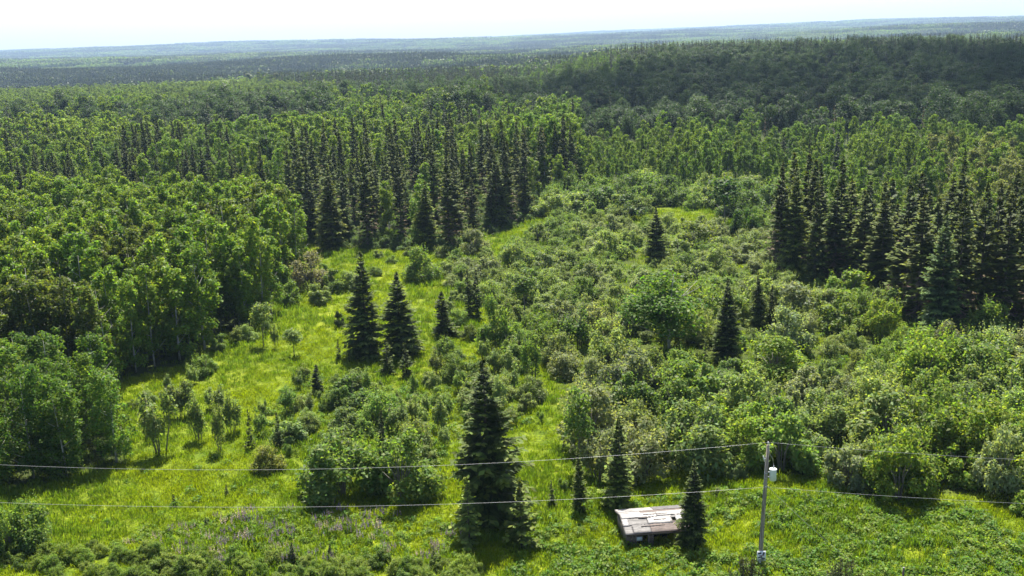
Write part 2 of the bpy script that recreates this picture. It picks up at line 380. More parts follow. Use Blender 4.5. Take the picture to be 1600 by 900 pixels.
DEC = {}
def add_dec(kind, count, H, R, base, n, leaf, lobes, seed, rad, bark, **kw):
    DEC[kind] = []; limbs = kw.pop('limbs', 6)
    for i in range(count):
        r = np.random.default_rng(seed + i); q = (aspen_quads if kind.startswith('aspen') else crown_quads)(r, H, R, base, n, leaf, lobes, **kw)
        st = stem_mesh(kind + '_trunk', r, H, base, R, M[bark], rad, limbs)
        DEC[kind].append((H, R, [('trunk', st), ('crown', quads_mesh(kind + '_crown', q, M['leaf']))]))
add_dec('aspen', 9, 12, 2.3, 1.4, 4200, .34, 44, 400, .13, 'pale_bark')
add_dec('aspen_near', 6, 10, 2.4, 1.0, 5200, .28, 50, 440, .12, 'pale_bark')
add_dec('birch', 2, 9, 3.6, .8, 6500, .30, 34, 470, .16, 'pale_bark', lobe_r=(.25, .4))
add_dec('small_tree', 3, 5, 1.4, 1.2, 1300, .26, 12, 480, .06, 'grey_bark', lobe_r=(.3, .5))
SHR = {}
def add_shrub(kind, count, H, R, n, leaf, lobes, seed, shoots):
    SHR[kind] = []
    for i in range(count):
        r = np.random.default_rng(seed + i); q = crown_quads(r, H, R, .25, n, leaf, lobes, dome=True, shoots=shoots, lobe_r=(.17, .33), squash=.95)
        SHR[kind].append((H, R, [('stem', shrub_stem_mesh(kind + '_stem', r, H, R, M['grey_bark'])), ('crown', quads_mesh(kind + '_crown', q, M['leaf']))]))
add_shrub('willow', 8, 4, 2.2, 4800, .23, 34, 500, 22)
add_shrub('alder', 6, 4, 2.0, 4200, .25, 26, 540, 8)
SHR['upright'] = []
for i in range(5):
    r = np.random.default_rng(560 + i); Q = []; mb = MB()
    for k in range(5):
        a = 6.283 * k / 5 + r.uniform(-.5, .5); q = r.uniform(.25, .85) if k else 0; h = r.uniform(2.6, 4.1); x0, y0 = q * math.cos(a), q * math.sin(a)
        w = crown_quads(r, h, .42, .35, 330, .2, 9, lobe_r=(.5, .8), squash=1.3, shoots=3); w += (x0, y0, 0); Q.append(w)
        mb.tube([(x0 * .4, y0 * .4, -.1), (x0 * .9, y0 * .9, h * .4), (x0, y0, h * .92)], [.045, .03, .008], 4)
    SHR['upright'].append((4, 1.15, [('stem', mb.mesh('sapling_stem', M['grey_bark'], True)), ('crown', quads_mesh('sapling_crown', np.concatenate(Q), M['leaf']))]))

# ------------------------------------------------------------------ colours of foliage (surface albedo)
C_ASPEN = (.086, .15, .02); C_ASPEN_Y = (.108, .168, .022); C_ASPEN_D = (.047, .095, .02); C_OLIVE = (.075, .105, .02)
C_WILLOW = (.135, .186, .06); C_WILLOW_G = (.15, .188, .095); C_ALDER = (.104, .166, .036); C_BRIGHT = (.138, .205, .028); C_BIRCH = (.065, .13, .012)
C_SPRUCE = (.038, .056, .017); C_SPRUCE_Y = (.06, .085, .02); C_DEADTWIG = (.13, .1, .07)
def jit(c, a=.15):
    k = 1 + random.uniform(-a, a); h = random.uniform(-a, a) * .5
    return (c[0] * k * (1 + h), c[1] * k, c[2] * k * (1 - h))

NAMES = {'full': 'spruce_tree', 'slim': 'spruce_tree', 'stand': 'spruce_tree', 'spire': 'spruce_tree', 'sapling': 'spruce_sapling', 'aspen': 'aspen_tree', 'aspen_near': 'aspen_tree',
         'birch': 'birch_tree', 'small_tree': 'young_tree', 'willow': 'willow_shrub', 'alder': 'alder_shrub', 'upright': 'sapling_clump'}
CATS = {'spruce_tree': 'spruce', 'spruce_sapling': 'spruce', 'aspen_tree': 'aspen', 'birch_tree': 'birch', 'young_tree': 'tree', 'willow_shrub': 'shrub', 'alder_shrub': 'shrub', 'sapling_clump': 'shrub'}
LIB = {}; LIB.update(SPR); LIB.update(DEC); LIB.update(SHR)
INFO = []; PLACED = []          # (x, y, radius) of everything rooted in the ground
def plant(kind, x, y, H, Wd=None, col=(.06, .1, .02), label='', group=None, var=None, name=None, cat=None):
    lib = LIB[kind]; h0, r0, parts = lib[var % len(lib)] if var is not None else random.choice(lib)
    sz = H / h0; sx = (Wd / (2 * r0)) if Wd else sz * random.uniform(.88, 1.14)
    nm = name or NAMES[kind]
    e = empty(nm, (x, y, float(terrain(x, y)) - .03), random.uniform(0, 6.28), (sx, sx * random.uniform(.92, 1.08), sz))
    for pn, me in parts:
        o = obj(pn, me, e)
        if pn == 'dead_branches': o['kind'] = 'stuff'
        o.color = (*(C_DEADTWIG if pn == 'dead_branches' else col), 1)
    tag(e, label, cat or CATS[nm], group); PLACED.append((x, y, sx * r0))
    b = np.array([x, y, float(terrain(x, y))]); INFO.append((e, cat or CATS[nm], proj(b), proj(b + (0, 0, H * .55)), group, col, H)); return e

def at(u, v, vt, kind, wpx, col, label, group=None, **kw):
    """plant rooted at pixel (u, v) of the photo, tall enough to reach row vt, wpx pixels wide"""
    P = g(u, v); H = .3
    while H < 40 and proj(P + (0, 0, H))[1] > vt: H += .1
    s = ((P - CAM) @ FW) / FPX
    return plant(kind, P[0], P[1], H, wpx * s if wpx else None, jit(col, .05), label, group, **kw)

# ------------------------------------------------------------------ trees and shrubs one can point at: (u, v of the base, v of the top, kind, width px, colour, label)
FEAT = [
 (765, 814, 560, 'full', 148, C_SPRUCE, 'biggest dark spruce in the foreground, broad skirted, standing where the upper wire passes'),
 (734, 852, 746, 'sapling', 64, (.12, .17, .045), 'light green young spruce standing in front of the biggest foreground spruce, to its left'),
 (815, 854, 750, 'sapling', 66, C_SPRUCE_Y, 'dark young spruce at the right foot of the biggest foreground spruce'),
 (1084, 852, 718, 'full', 66, C_SPRUCE, 'dark spruce hiding the right end of the old shed'),
 (968, 792, 652, 'slim', 60, C_SPRUCE_Y, 'slim spruce rising behind the left end of the shed roof'),
 (905, 802, 700, 'slim', 32, C_SPRUCE_Y, 'thin spruce on the right side of the grassy trail, left of the shed'),
 (574, 556, 393, 'full', 84, C_SPRUCE, 'tall pointed spruce on the meadow, left one of the lone tall pair'),
 (627, 556, 424, 'full', 84, C_SPRUCE, 'tall spruce on the meadow, right one of the lone tall pair'),
 (606, 586, 532, 'sapling', 36, C_SPRUCE, 'small spruce below the tall meadow pair, left of the two small ones'),
 (635, 590, 536, 'sapling', 36, C_SPRUCE, 'small spruce below the tall meadow pair, right of the two small ones'),
 (693, 527, 455, 'slim', 46, C_SPRUCE, 'dark short spruce just left of the narrow twin spires in the shrubs'),
 (733, 497, 421, 'spire', 26, C_SPRUCE, 'left one of two narrow twin spruce spires among pale willows'),
 (746, 498, 421, 'spire', 26, C_SPRUCE, 'right one of two narrow twin spruce spires among pale willows'),
 (1025, 408, 323, 'full', 52, C_SPRUCE, 'single dark spruce standing out above pale willows behind the bright birch'),
 (1135, 566, 434, 'full', 62, (.035, .052, .018), 'blackish cone shaped spruce right beside the big bright birch'),
 (1183, 520, 426, 'full', 42, (.038, .055, .018), 'dark cone shaped spruce second to the right of the big bright birch'),
 (1205, 514, 446, 'slim', 24, C_SPRUCE, 'thin dark spruce close to the right of the second cone shaped spruce'),
 (1102, 602, 520, 'spire', 18, C_SPRUCE_Y, 'thin leaning looking spruce spire in front of the blackish cone shaped spruce'),
 (600, 716, 640, 'spire', 22, C_SPRUCE, 'small dark spruce poking out of the central thicket left of the biggest spruce'),
 (437, 702, 645, 'sapling', 24, C_SPRUCE, 'small dark spruce behind the yellowish bush in the meadow'),
 (393, 700, 640, 'sapling', 20, C_SPRUCE, 'thin reddish dark spruce sapling left of the yellowish meadow bush'),
 (530, 562, 530, 'sapling', 16, C_SPRUCE, 'tiny spruce left of the foot of the tall meadow pair'),
 (497, 612, 570, 'spire', 26, C_SPRUCE, 'narrow small spruce at the upper edge of the central thicket'),
 (76, 536, 452, 'slim', 34, C_SPRUCE, 'lone dark spruce sunk among bright aspens at the left edge'),
 (521, 388, 262, 'full', 62, C_SPRUCE_Y, 'broad spruce at the left front corner of the tall stand, by the meadow'),
 (669, 388, 283, 'full', 56, C_SPRUCE_Y, 'broad bright edged spruce alone in front of the tall stand'),
 (777, 357, 240, 'full', 58, C_SPRUCE, 'broad spruce at the right front corner of the tall stand'),
 (492, 372, 285, 'slim', 34, C_SPRUCE, 'slim spruce just left of the broad corner spruce of the tall stand'),
 (582, 378, 226, 'stand', 40, C_SPRUCE, 'very tall bare stemmed spruce in the left front of the tall stand'),
 (628, 376, 232, 'stand', 36, C_SPRUCE, 'tall bare stemmed spruce second in the left front of the tall stand'),
 (605, 366, 240, 'stand', 28, C_SPRUCE, 'thin spruce between the two bare stemmed ones of the tall stand'),
 (702, 340, 208, 'spire', 26, C_SPRUCE, 'dark narrow spire in the middle of the tall stand'),
 (717, 345, 222, 'spire', 26, C_SPRUCE, 'narrow spire right beside the dark middle spire of the tall stand'),
 (849, 292, 197, 'spire', 24, (.04, .045, .03), 'reddish dark spire at the right end of the tall stand'),
 (893, 290, 198, 'stand', 28, C_SPRUCE, 'last spruce at the right rear of the tall stand, beside young aspens'),
 (880, 285, 185, 'stand', 18, C_SPRUCE, 'thin spruce behind the last one at the right rear of the tall stand'),
 (1306, 305, 208, 'spire', 26, (.03, .045, .03), 'dark blunt spruce standing out of the young aspens above the right stand'),
 (1058, 302, 244, 'spire', 12, C_SPRUCE, 'lone thin spruce at the near edge of the young aspens'),
 (1426, 300, 244, 'spire', 15, C_SPRUCE, 'lone thin spruce in the young aspens above the middle of the right stand'),
 (1253, 262, 206, 'spire', 9, C_SPRUCE, 'left one of two tiny spires far off in the young aspens'),
 (1264, 262, 206, 'spire', 9, C_SPRUCE, 'right one of two tiny spires far off in the young aspens'),
 (1240, 432, 258, 'full', 62, C_SPRUCE_Y, 'broad spruce at the left end of the dark right stand'),
 (1272, 444, 285, 'slim', 44, C_SPRUCE, 'spruce second from the left end of the dark right stand'),
 (1322, 446, 402, 'sapling', 28, C_SPRUCE, 'small spruce in bright shrubs in front of the right stand'),
 (1467, 530, 335, 'full', 86, (.036, .06, .024), 'blue green broad spruce standing forward of the right stand'),
 (1527, 515, 282, 'stand', 66, C_SPRUCE, 'tall spruce with brown dead lower branches near the right edge'),
 (1580, 505, 285, 'stand', 54, C_SPRUCE, 'dark tall spruce closest to the right edge of the stand'),
 (1497, 400, 232, 'stand', 34, C_SPRUCE, 'tallest spruce top at the rear of the right stand'),
 # shrubs and small broadleaf trees
 (535, 774, 656, 'willow', 132, C_ALDER, 'big round bush at the left front corner of the central thicket'),
 (627, 778, 655, 'willow', 118, C_ALDER, 'big bush next right of the corner bush in the central thicket front'),
 (420, 735, 688, 'willow', 54, (.12, .14, .035), 'low yellowish dense bush alone on the meadow'),
 (250, 708, 592, 'upright', 62, C_WILLOW, 'willow clump with a dark shadow on the left meadow, nearest the grove'),
 (283, 655, 585, 'upright', 44, C_WILLOW, 'upright sapling clump behind the shadowed meadow willow'),
 (312, 690, 598, 'upright', 36, C_WILLOW, 'upright sapling clump next right of the shadowed meadow willow'),
 (342, 706, 602, 'upright', 28, C_WILLOW, 'slim sapling second right of the shadowed meadow willow'),
 (361, 678, 600, 'upright', 36, C_WILLOW, 'sapling clump at the right end of the meadow row'),
 (345, 640, 595, 'upright', 34, C_WILLOW, 'pale sapling clump behind the meadow row'),
 (460, 558, 508, 'small_tree', 36, C_WILLOW, 'small round tree alone on the bright meadow with a dark shadow'),
 (412, 542, 464, 'small_tree', 38, C_WILLOW, 'small tree at the meadow edge below the pale dead tree'),
 (430, 545, 500, 'upright', 16, C_WILLOW, 'thin sapling right beside the small tree at the meadow edge'),
 (530, 512, 480, 'alder', 20, (.05, .08, .03), 'small dark round bush alone on the upper meadow'),
 (660, 438, 376, 'willow', 62, C_ALDER, 'dark based round bush in the upper meadow gap below the tall stand'),
 (484, 452, 384, 'willow', 74, (.15, .155, .1), 'grey leaved willow at the edge of the aspen wood'),
 (440, 460, 398, 'alder', 52, C_ALDER, 'green bush left of the grey leaved willow'),
 (520, 455, 408, 'alder', 46, C_ALDER, 'green bush right of the grey leaved willow'),
 (458, 478, 432, 'alder', 44, C_ALDER, 'low bush in front of the grey leaved willow, left'),
 (498, 474, 432, 'alder', 46, C_WILLOW, 'low bush in front of the grey leaved willow, right'),
 (548, 452, 412, 'willow', 40, C_WILLOW, 'pale low bush at the meadow edge left of the lone tall spruce pair'),
 (696, 562, 520, 'willow', 48, C_ALDER, 'low round bush below the short spruce by the twin spires'),
 (775, 545, 445, 'willow', 58, C_ALDER, 'tall leafy bush right of the narrow twin spires'),
 (741, 395, 350, 'willow', 56, C_WILLOW_G, 'grey green willow at the front of the tall stand, right half'),
 (808, 418, 362, 'willow', 52, C_WILLOW, 'round willow on the grass gap right of the tall stand'),
 (1045, 550, 418, 'birch', 138, C_BIRCH, 'big bright green birch dome amid the right shrubs'),
 (1208, 588, 510, 'willow', 112, C_BRIGHT, 'wide yellow green rounded bush right of the blackish cone spruce'),
 (1403, 782, 648, 'willow', 112, C_BRIGHT, 'big yellow green bush casting the round dark shadow on the right verge'),
 (1325, 472, 405, 'alder', 84, C_BRIGHT, 'bright bush in front of the right stand, left part'),
 (1088, 392, 338, 'willow', 84, (.12, .16, .04), 'pale wide willow behind the single dark spruce, to its right'),
 (1240, 520, 432, 'small_tree', 58, C_WILLOW_G, 'grey green loose small tree right of the cone shaped spruces'),
 (905, 735, 600, 'small_tree', 56, C_ALDER, 'upright small tree at the trail side, tallest of the trail edge'),
 (832, 600, 500, 'upright', 34, C_ALDER, 'slim broadleaf sapling standing in the upper trail'),
 (1565, 770, 640, 'willow', 84, C_WILLOW_G, 'grey leaved willow at the right edge above the verge'),
 (820, 490, 418, 'small_tree', 52, C_ALDER, 'round topped small tree in the pale willows right of the twin spires'),
 (950, 405, 352, 'willow', 58, C_WILLOW, 'willow with dark base left of the single dark spruce'),
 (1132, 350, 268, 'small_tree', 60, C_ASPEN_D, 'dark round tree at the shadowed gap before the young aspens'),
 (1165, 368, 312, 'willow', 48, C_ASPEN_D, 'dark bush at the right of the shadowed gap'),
 (50, 850, 765, 'willow', 78, C_ALDER, 'leafy bush in the lower left corner, in front of the near grove'),
 (15, 865, 775, 'willow', 62, C_ALDER, 'leafy bush cut by the left edge of the picture, lower corner'),
 (272, 787, 772, 'sapling', 12, C_SPRUCE, 'tiny dark spruce seedling leftmost in the open meadow'),
 (355, 775, 757, 'sapling', 12, C_SPRUCE, 'tiny dark spruce seedling in the meadow below the lone yellowish bush'),
 (323, 826, 808, 'sapling', 12, C_SPRUCE, 'tiny spruce seedling in the meadow nearest the lupins'),
 (473, 782, 768, 'sapling', 12, C_SPRUCE, 'tiny dark seedling in the meadow beside the big corner bush'),
 (458, 880, 848, 'sapling', 24, C_SPRUCE, 'dark seedling spruce in the roadside brush, left of the lupins middle'),
 (517, 880, 852, 'sapling', 20, C_SPRUCE, 'dark seedling spruce in the roadside brush, middle of the lupins'),
 (678, 878, 852, 'sapling', 14, C_SPRUCE, 'dark seedling spruce at the right end of the lupins'),
 (862, 790, 752, 'sapling', 20, C_SPRUCE, 'small spruce seedling in the lower trail grass'),
]
for u, v, vt, k, wp, c, lb in FEAT: at(u, v, vt, k, wp, c, lb)

def pine_bush(u, v, vt, label):
    P = g(u, v); r = np.random.default_rng(int(u)); mb = MB(); Q = []
    H = .3
    while proj(P + (0, 0, H))[1] > vt: H += .05
    for i in range(24):
        a = r.uniform(0, 6.28); q = r.random() ** .6 * 1.35; h = H * (1 - .27 * q) * r.uniform(.8, 1)
        b = np.array([math.cos(a) * q * .5, math.sin(a) * q * .5, 0]); tp = np.array([math.cos(a) * q, math.sin(a) * q, h])
        mb.tube([b, b * .6 + tp * .4 - (0, 0, .1), tp], [.03, .022, .008], 4)
        m = int(46 * h / H); f = r.uniform(.25, 1.02, m); p = b + (tp - b) * f[:, None]
        d = unit(r.normal(size=(m, 3)) + (0, 0, 1.1)); l = r.uniform(.18, .34, m)[:, None]; wv = unit(np.cross(d, r.normal(size=(m, 3)))) * .035
        Q.append(np.stack([p, p + d * l * .5 + wv, p + d * l, p + d * l * .5 - wv], 1))
    e = empty('pine_sapling', (P[0], P[1], float(terrain(P[0], P[1])) - .03)); obj('stem', mb.mesh('pine_stem', M['bark'], True), e)
    o = obj('crown', quads_mesh('pine_crown', np.concatenate(Q), M['needle']), e); o.color = (.045, .06, .025, 1)
    tag(e, label, 'pine'); PLACED.append((P[0], P[1], .9))
pine_bush(1166, 930, 862, 'bushy dark young pine at the bottom edge, left of the pole foot')
pine_bush(1313, 930, 864, 'bushy dark young pine at the bottom edge between the pole and the fence post')

def dead_tree(u, v, vt, label, seed, wide=.22):
    P = g(u, v); H = 2.0
    while proj(P + (0, 0, H))[1] > vt: H += .1
    r = np.random.default_rng(seed); e = empty('dead_tree', (P[0], P[1], float(terrain(P[0], P[1])) - .05))
    mb = MB(); mb.tube([(0, 0, -.1), (.05, 0, H * .4), (.12, .1, H * .75), (.1, .1, H)], [.13, .1, .06, .015], 7); obj('trunk', mb.mesh('dead_trunk', M['dead_wood'], True), e)
    for i in range(22):
        f = r.uniform(.3, .95); a = r.uniform(0, 6.28); L = H * wide * (1.15 - f) * r.uniform(.7, 1.4) + .4; b = MB()
        d = np.array([math.cos(a), math.sin(a), r.uniform(.4, 1.1)]); p = np.array([.1 * f, .08 * f, f * H]); q = p + d * L
        b.tube([p, p + d * L * .5 + r.normal(size=3) * .08, q], [.04, .028, .01], 4)
        for k in range(5):
            s = r.uniform(.35, .9); dd = unit(d + r.normal(size=3) * .7) * L * .4; b.tube([p + d * L * s, p + d * L * s + dd], [.02, .006], 3)
        obj('branch', b.mesh('dead_branch', M['dead_wood'], True), e)
    tag(e, label, 'dead tree')
dead_tree(291, 512, 425, 'bare pale dead tree standing at the front of the left aspen wood', 5)

# ------------------------------------------------------------------ filling the zones
def darts(poly, spacing, seed, limit=200000, ymax=None):
    r = np.random.default_rng(seed); p = np.array(poly); lo, hi = p.min(0), p.max(0); cell = spacing / 1.42; grid = {}; out = []
    n = int((hi[0] - lo[0]) * (hi[1] - lo[1]) / spacing ** 2 * 6); n = min(n, limit)
    X = r.uniform(lo[0], hi[0], n); Y = r.uniform(lo[1], hi[1], n); ok = inside(poly, X, Y)
    ok &= np.abs(X) < .66 * Y + 14
    for x, y in zip(X[ok], Y[ok]):
        a, b = int(x / cell), int(y / cell); s2 = (spacing * (.8 + .4 * r.random())) ** 2
        if all((x - px) ** 2 + (y - py) ** 2 >= s2 for i in range(-2, 3) for j in range(-2, 3) for (px, py) in grid.get((a + i, b + j), ())):
            grid.setdefault((a, b), []).append((x, y)); out.append((x, y))
    return out

HAND = list(PLACED)
def free(x, y, r, k=.75): return all((x - a) ** 2 + (y - b) ** 2 > (k * (r + c)) ** 2 for a, b, c in HAND)
def hides(x, y, h):
    """would a bush here cover the foot of one of the spruces that stand clear in the photo?"""
    b = np.array([x, y, 0]); u, v = proj(b); vt = proj(b + (0, 0, h))[1]
    return any(k in ('full', 'slim', 'spire', 'birch', 'sapling') and abs(u - fu) < wp * .5 + 10 and fv - 2 < v < fv + 75 and vt < fv - .22 * (fv - ft) for fu, fv, ft, k, wp, _, _ in FEAT)
def vnoise(x, y, s=.05): return math.sin(x * s * 1.7 + y * s) * math.sin(y * s * 1.3 - x * s * .6 + 1.7)

CAND = []    # (distance, kind, x, y, H, width, colour, label, group)
def cand(kind, x, y, H, col, label, group, Wd=None):
    CAND.append((math.hypot(x, y), kind, x, y, H, Wd, jit(col), label, group))
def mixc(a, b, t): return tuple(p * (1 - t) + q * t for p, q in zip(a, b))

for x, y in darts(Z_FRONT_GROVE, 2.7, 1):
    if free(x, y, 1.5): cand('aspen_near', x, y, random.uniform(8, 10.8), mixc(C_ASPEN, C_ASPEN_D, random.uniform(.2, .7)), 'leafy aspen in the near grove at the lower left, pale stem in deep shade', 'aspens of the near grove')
for x, y in darts(Z_LEFT_WOOD, 2.75, 2):
    if not free(x, y, 1.2): continue
    t = vnoise(x, y, .09); col = C_ASPEN_Y if t > .15 else (C_OLIVE if t < -.35 else C_ASPEN)
    cand('aspen', x, y, random.uniform(10.5, 15), col, 'bright green aspen in the left wood beside the meadow', 'aspens of the left wood')
for x, y in darts(Z_LEFT_BACK, 3.9, 3):
    if inside(Z_SPRUCE_STAND, np.array([x]), np.array([y]))[0]: continue
    u, v = proj((x, y, 0))
    if u < 420 and v > 305 and random.random() < .55: cand('stand', x, y, random.uniform(11, 15), C_SPRUCE, 'dark spruce in the shaded gap behind the left aspen wood', 'spruces behind the left wood')
    elif random.random() < (.5 if vnoise(x, y, .035) > .5 else .05): cand('slim', x, y, random.uniform(12, 18), C_SPRUCE, 'dark spruce rising among the farther aspens left of the tall stand', 'spruces among the farther aspens')
    else: cand('aspen', x, y, random.uniform(9.5, 15) * (1 + .22 * vnoise(x + 40, y, .03)), mixc(C_ASPEN_D, C_ASPEN_Y, min(1, max(0, .55 + .6 * vnoise(x, y + 60, .025) + random.uniform(-.3, .3)))), 'green aspen in the farther wood behind the tall spruce stand', 'aspens of the farther wood')
for x, y in darts(Z_SPRUCE_STAND, 6.3, 4):
    if not free(x, y, 1.2, .6): continue
    if vnoise(x, y, .11) > .45: cand('aspen', x, y, random.uniform(9, 13), C_ASPEN, 'green aspen growing inside the tall spruce stand', 'aspens in the tall stand')
    elif random.random() < .8: cand('stand', x, y, random.uniform(12, 20), mixc(C_SPRUCE, C_SPRUCE_Y, random.random() ** 2 * .6), 'tall dark spruce packed in the stand at the middle of the picture', 'spruces of the tall stand', random.uniform(4.0, 5.6))
    else: cand('slim', x, y, random.uniform(11, 17), C_SPRUCE, 'slim green spruce packed in the stand at the middle of the picture', 'slim spruces of the tall stand')
for x, y in darts(Z_YOUNG, 3.6, 5):
    if free(x, y, 1.2):
        if random.random() < .012: cand('spire', x, y, random.uniform(8, 11), C_SPRUCE, 'thin dark spruce scattered in the young aspens', 'spruces in the young aspens')
        else:
            u = proj((x, y, 0))[0]
            if random.random() < .12 + .25 * (vnoise(x, y, .06) > .3): continue
            cand('aspen', x, y, random.uniform(6, 11) * (1 + .2 * vnoise(x, y, .05)), (.115, .14, .055) if (u > 1450 and y < 260 and random.random() < .5) else mixc(C_ASPEN_Y, C_ASPEN_D, min(1, max(0, .5 + .6 * vnoise(x, y + 30, .03) + random.uniform(-.3, .3)))), 'young green aspen in the level wood beyond the shrubs', 'young aspens beyond the shrubs')
for x, y in darts(Z_WILLOW_BACK, 4.6, 6):
    if free(x, y, 1.8): cand('willow', x, y, random.uniform(4, 7.5), mixc(C_WILLOW, C_ASPEN_D, random.uniform(0, .9)), 'dull green willow in the back thicket before the young aspens', 'willows of the back thicket')
for x, y in darts(Z_RIGHT_STAND, 3.3, 7):
    if free(x, y, 1.2, .6): cand('stand' if random.random() < .75 else 'slim', x, y, random.uniform(11, 17.5), mixc(C_SPRUCE, C_SPRUCE_Y, random.random() * .7), 'dark spruce packed in the stand at the right', 'spruces of the right stand', random.uniform(5.0, 7.0))
for x, y in darts(Z_RIGHT_SHRUBS, 3.6, 8):
    if not free(x, y, 1.5, .72): continue
    t = vnoise(x, y, .12) + random.uniform(-.35, .35); k = 'willow' if random.random() < .62 else ('alder' if random.random() < .75 else 'upright')
    col = C_BRIGHT if t > .45 else (C_WILLOW_G if t < -.45 else (C_WILLOW if t < .1 else C_ALDER)); h = random.choice([random.uniform(3.2, 4.6), random.uniform(4.2, 6.6)]) * (1.15 if y < 100 else (1 if y < 130 else .68))
    if hides(x, y, h): h = random.uniform(1.6, 2.2)
    if hides(x, y, h): continue
    ad = 'yellow green' if t > .45 else ('grey green' if t < -.45 else ('pale green' if t < .1 else 'mid green'))
    cand(k, x, y, h, col, f'{ad} shrub in the wide thicket on the right side', ad + ' shrubs of the right thicket', h * random.uniform(.85, 1.1) if k != 'upright' else None)
SHR1 = [(c[2], c[3]) for c in CAND if c[8].endswith('right thicket')]; SH1 = np.array(SHR1)
for x, y in darts(Z_RIGHT_SHRUBS, 3.2, 10):
    if not free(x, y, .8, .7) or np.min((SH1[:, 0] - x) ** 2 + (SH1[:, 1] - y) ** 2) < 3.0 ** 2: continue
    h = random.uniform(1.6, 2.9)
    if hides(x, y, h): continue
    cand(random.choice(['willow', 'alder', 'upright']), x, y, h, random.choice([C_WILLOW, C_ALDER, C_BRIGHT]), 'low leafy shrub filling a gap between taller ones in the right thicket', 'low shrubs of the right thicket', h * random.uniform(1.0, 1.4))
for x, y in darts(Z_CENTRE_SHRUBS, 2.5, 9):
    if not free(x, y, 1.0, .6): continue
    h = random.uniform(2.0, 4.2); h = 1.4 if hides(x, y, h) else h; k = random.choice(['willow', 'upright', 'alder', 'upright'])
    cand(k, x, y, h, random.choice([C_WILLOW, C_ALDER, C_WILLOW]), 'leafy shrub in the central thicket left of the biggest spruce', 'shrubs of the central thicket')
# looser bushes between the meadow and the tall stand
for u, v, h in [(590, 404, 2.2), (612, 412, 1.8), (690, 402, 2.6), (716, 410, 3), (700, 430, 3), (722, 440, 3.2), (760, 402, 2.4), (640, 400, 2.2), (765, 440, 2.8), (790, 450, 3), (735, 460, 2.6), (700, 492, 2.6), (716, 508, 2.8), (712, 475, 2.8), (735, 530, 2.4), (800, 520, 3.2), (812, 545, 3), (556, 470, 1.6), (585, 430, 2), (640, 440, 1.8), (232, 690, 1.8), (300, 650, 2.6), (330, 640, 2.8), (290, 625, 3),
                (560, 600, 1.8), (540, 610, 1.6), (585, 618, 1.7), (470, 640, 1.7), (455, 690, 2), (515, 640, 2), (480, 665, 2.2), (845, 660, 1.4), (858, 545, 2.5), (880, 770, 1.5), (1150, 745, 1.6), (1040, 700, 2.6), (1120, 775, 1.0),
                (210, 640, 1.4), (232, 632, 1.8), (262, 615, 2.4), (300, 600, 3), (320, 585, 3), (345, 545, 2.6), (372, 538, 3), (388, 532, 2.6), (505, 430, 2.6), (418, 520, 3)]:
    P = g(u, v); cand(random.choice(['willow', 'alder', 'upright']), P[0], P[1], h, random.choice([C_WILLOW, C_ALDER]), 'low leafy bush at the open edge of the meadow and trail', 'bushes along meadow and trail')

CAND.sort(key=lambda c: c[0])
CAP = {'spruce': 300 - sum(1 for f in FEAT if f[3] in SPR), 'aspen': 300, 'shrub': 300 - sum(1 for f in FEAT if f[3] in SHR)}
REST = []
for c in CAND:
    d, k, x, y, H, Wd, col, lb, gr = c; ct = CATS[NAMES[k]]
    if CAP[ct] > 0: CAP[ct] -= 1; plant(k, x, y, H, Wd, col, lb, gr)
    else: REST.append(c)

# labels that point: the nearest plant on each side of a landmark is named by it
LAND = {(765, 814): 'the biggest foreground spruce', (574, 556): 'the left lone meadow spruce', (627, 556): 'the right lone meadow spruce', (1025, 408): 'the single dark spruce behind the birch',
        (1135, 566): 'the blackish cone shaped spruce', (1045, 550): 'the big bright birch dome', (1403, 782): 'the bush casting the round shadow on the verge', (1208, 588): 'the wide yellow green bush beside the cone spruce',
        (1084, 852): 'the spruce hiding the shed end', (968, 792): 'the slim spruce behind the shed', (905, 802): 'the thin spruce beside the trail', (484, 452): 'the grey willow at the aspen wood edge', (460, 558): 'the lone round meadow tree',
        (420, 735): 'the yellowish bush on the meadow', (535, 774): 'the corner bush of the central thicket', (627, 778): 'the second front bush of the central thicket', (600, 716): 'the dark spruce poking from the central thicket', (521, 388): 'the left corner spruce of the tall stand',
        (669, 388): 'the bright edged spruce before the tall stand', (777, 357): 'the right corner spruce of the tall stand', (849, 292): 'the reddish spire ending the tall stand', (1306, 305): 'the blunt spruce above the right stand',
        (1240, 432): 'the left end spruce of the right stand', (1467, 530): 'the blue green spruce before the right stand', (1527, 515): 'the brown branched spruce near the right edge', (76, 536): 'the lone dark spruce at the left edge',
        (250, 708): 'the shadowed meadow willow', (775, 545): 'the tall leafy bush by the twin spires', (746, 498): 'the narrow twin spires', (1240, 520): 'the loose grey green tree', (1325, 472): 'the bright bush before the right stand',
        (905, 735): 'the tall small tree by the trail', (1565, 770): 'the grey willow above the right verge', (1088, 392): 'the pale wide willow behind the single spruce', (1102, 602): 'the thin spire before the cone spruce', (412, 542): 'the small tree below the dead tree',
        (1183, 520): 'the second cone shaped spruce', (660, 438): 'the dark based bush in the upper meadow', (832, 600): 'the slim sapling in the upper trail', (950, 405): 'the willow left of the single spruce', (820, 490): 'the round topped tree right of the twin spires',
        (808, 418): 'the round willow right of the tall stand', (1132, 350): 'the dark round tree in the shadowed gap', (696, 562): 'the low round bush under the twin spires', (291, 512): 'the bare pale dead tree', (1187, 884): 'the utility pole top'}
def tone(c, ct=''):
    if ct == 'aspen': return 'yellow green' if c[0] > .1 else ('olive green' if c[1] < .122 else 'fresh green')
    if c[2] > .075: return 'grey green'
    if c[0] > .142: return 'yellow green'
    return 'dark green' if c[1] < .08 else 'mid green'
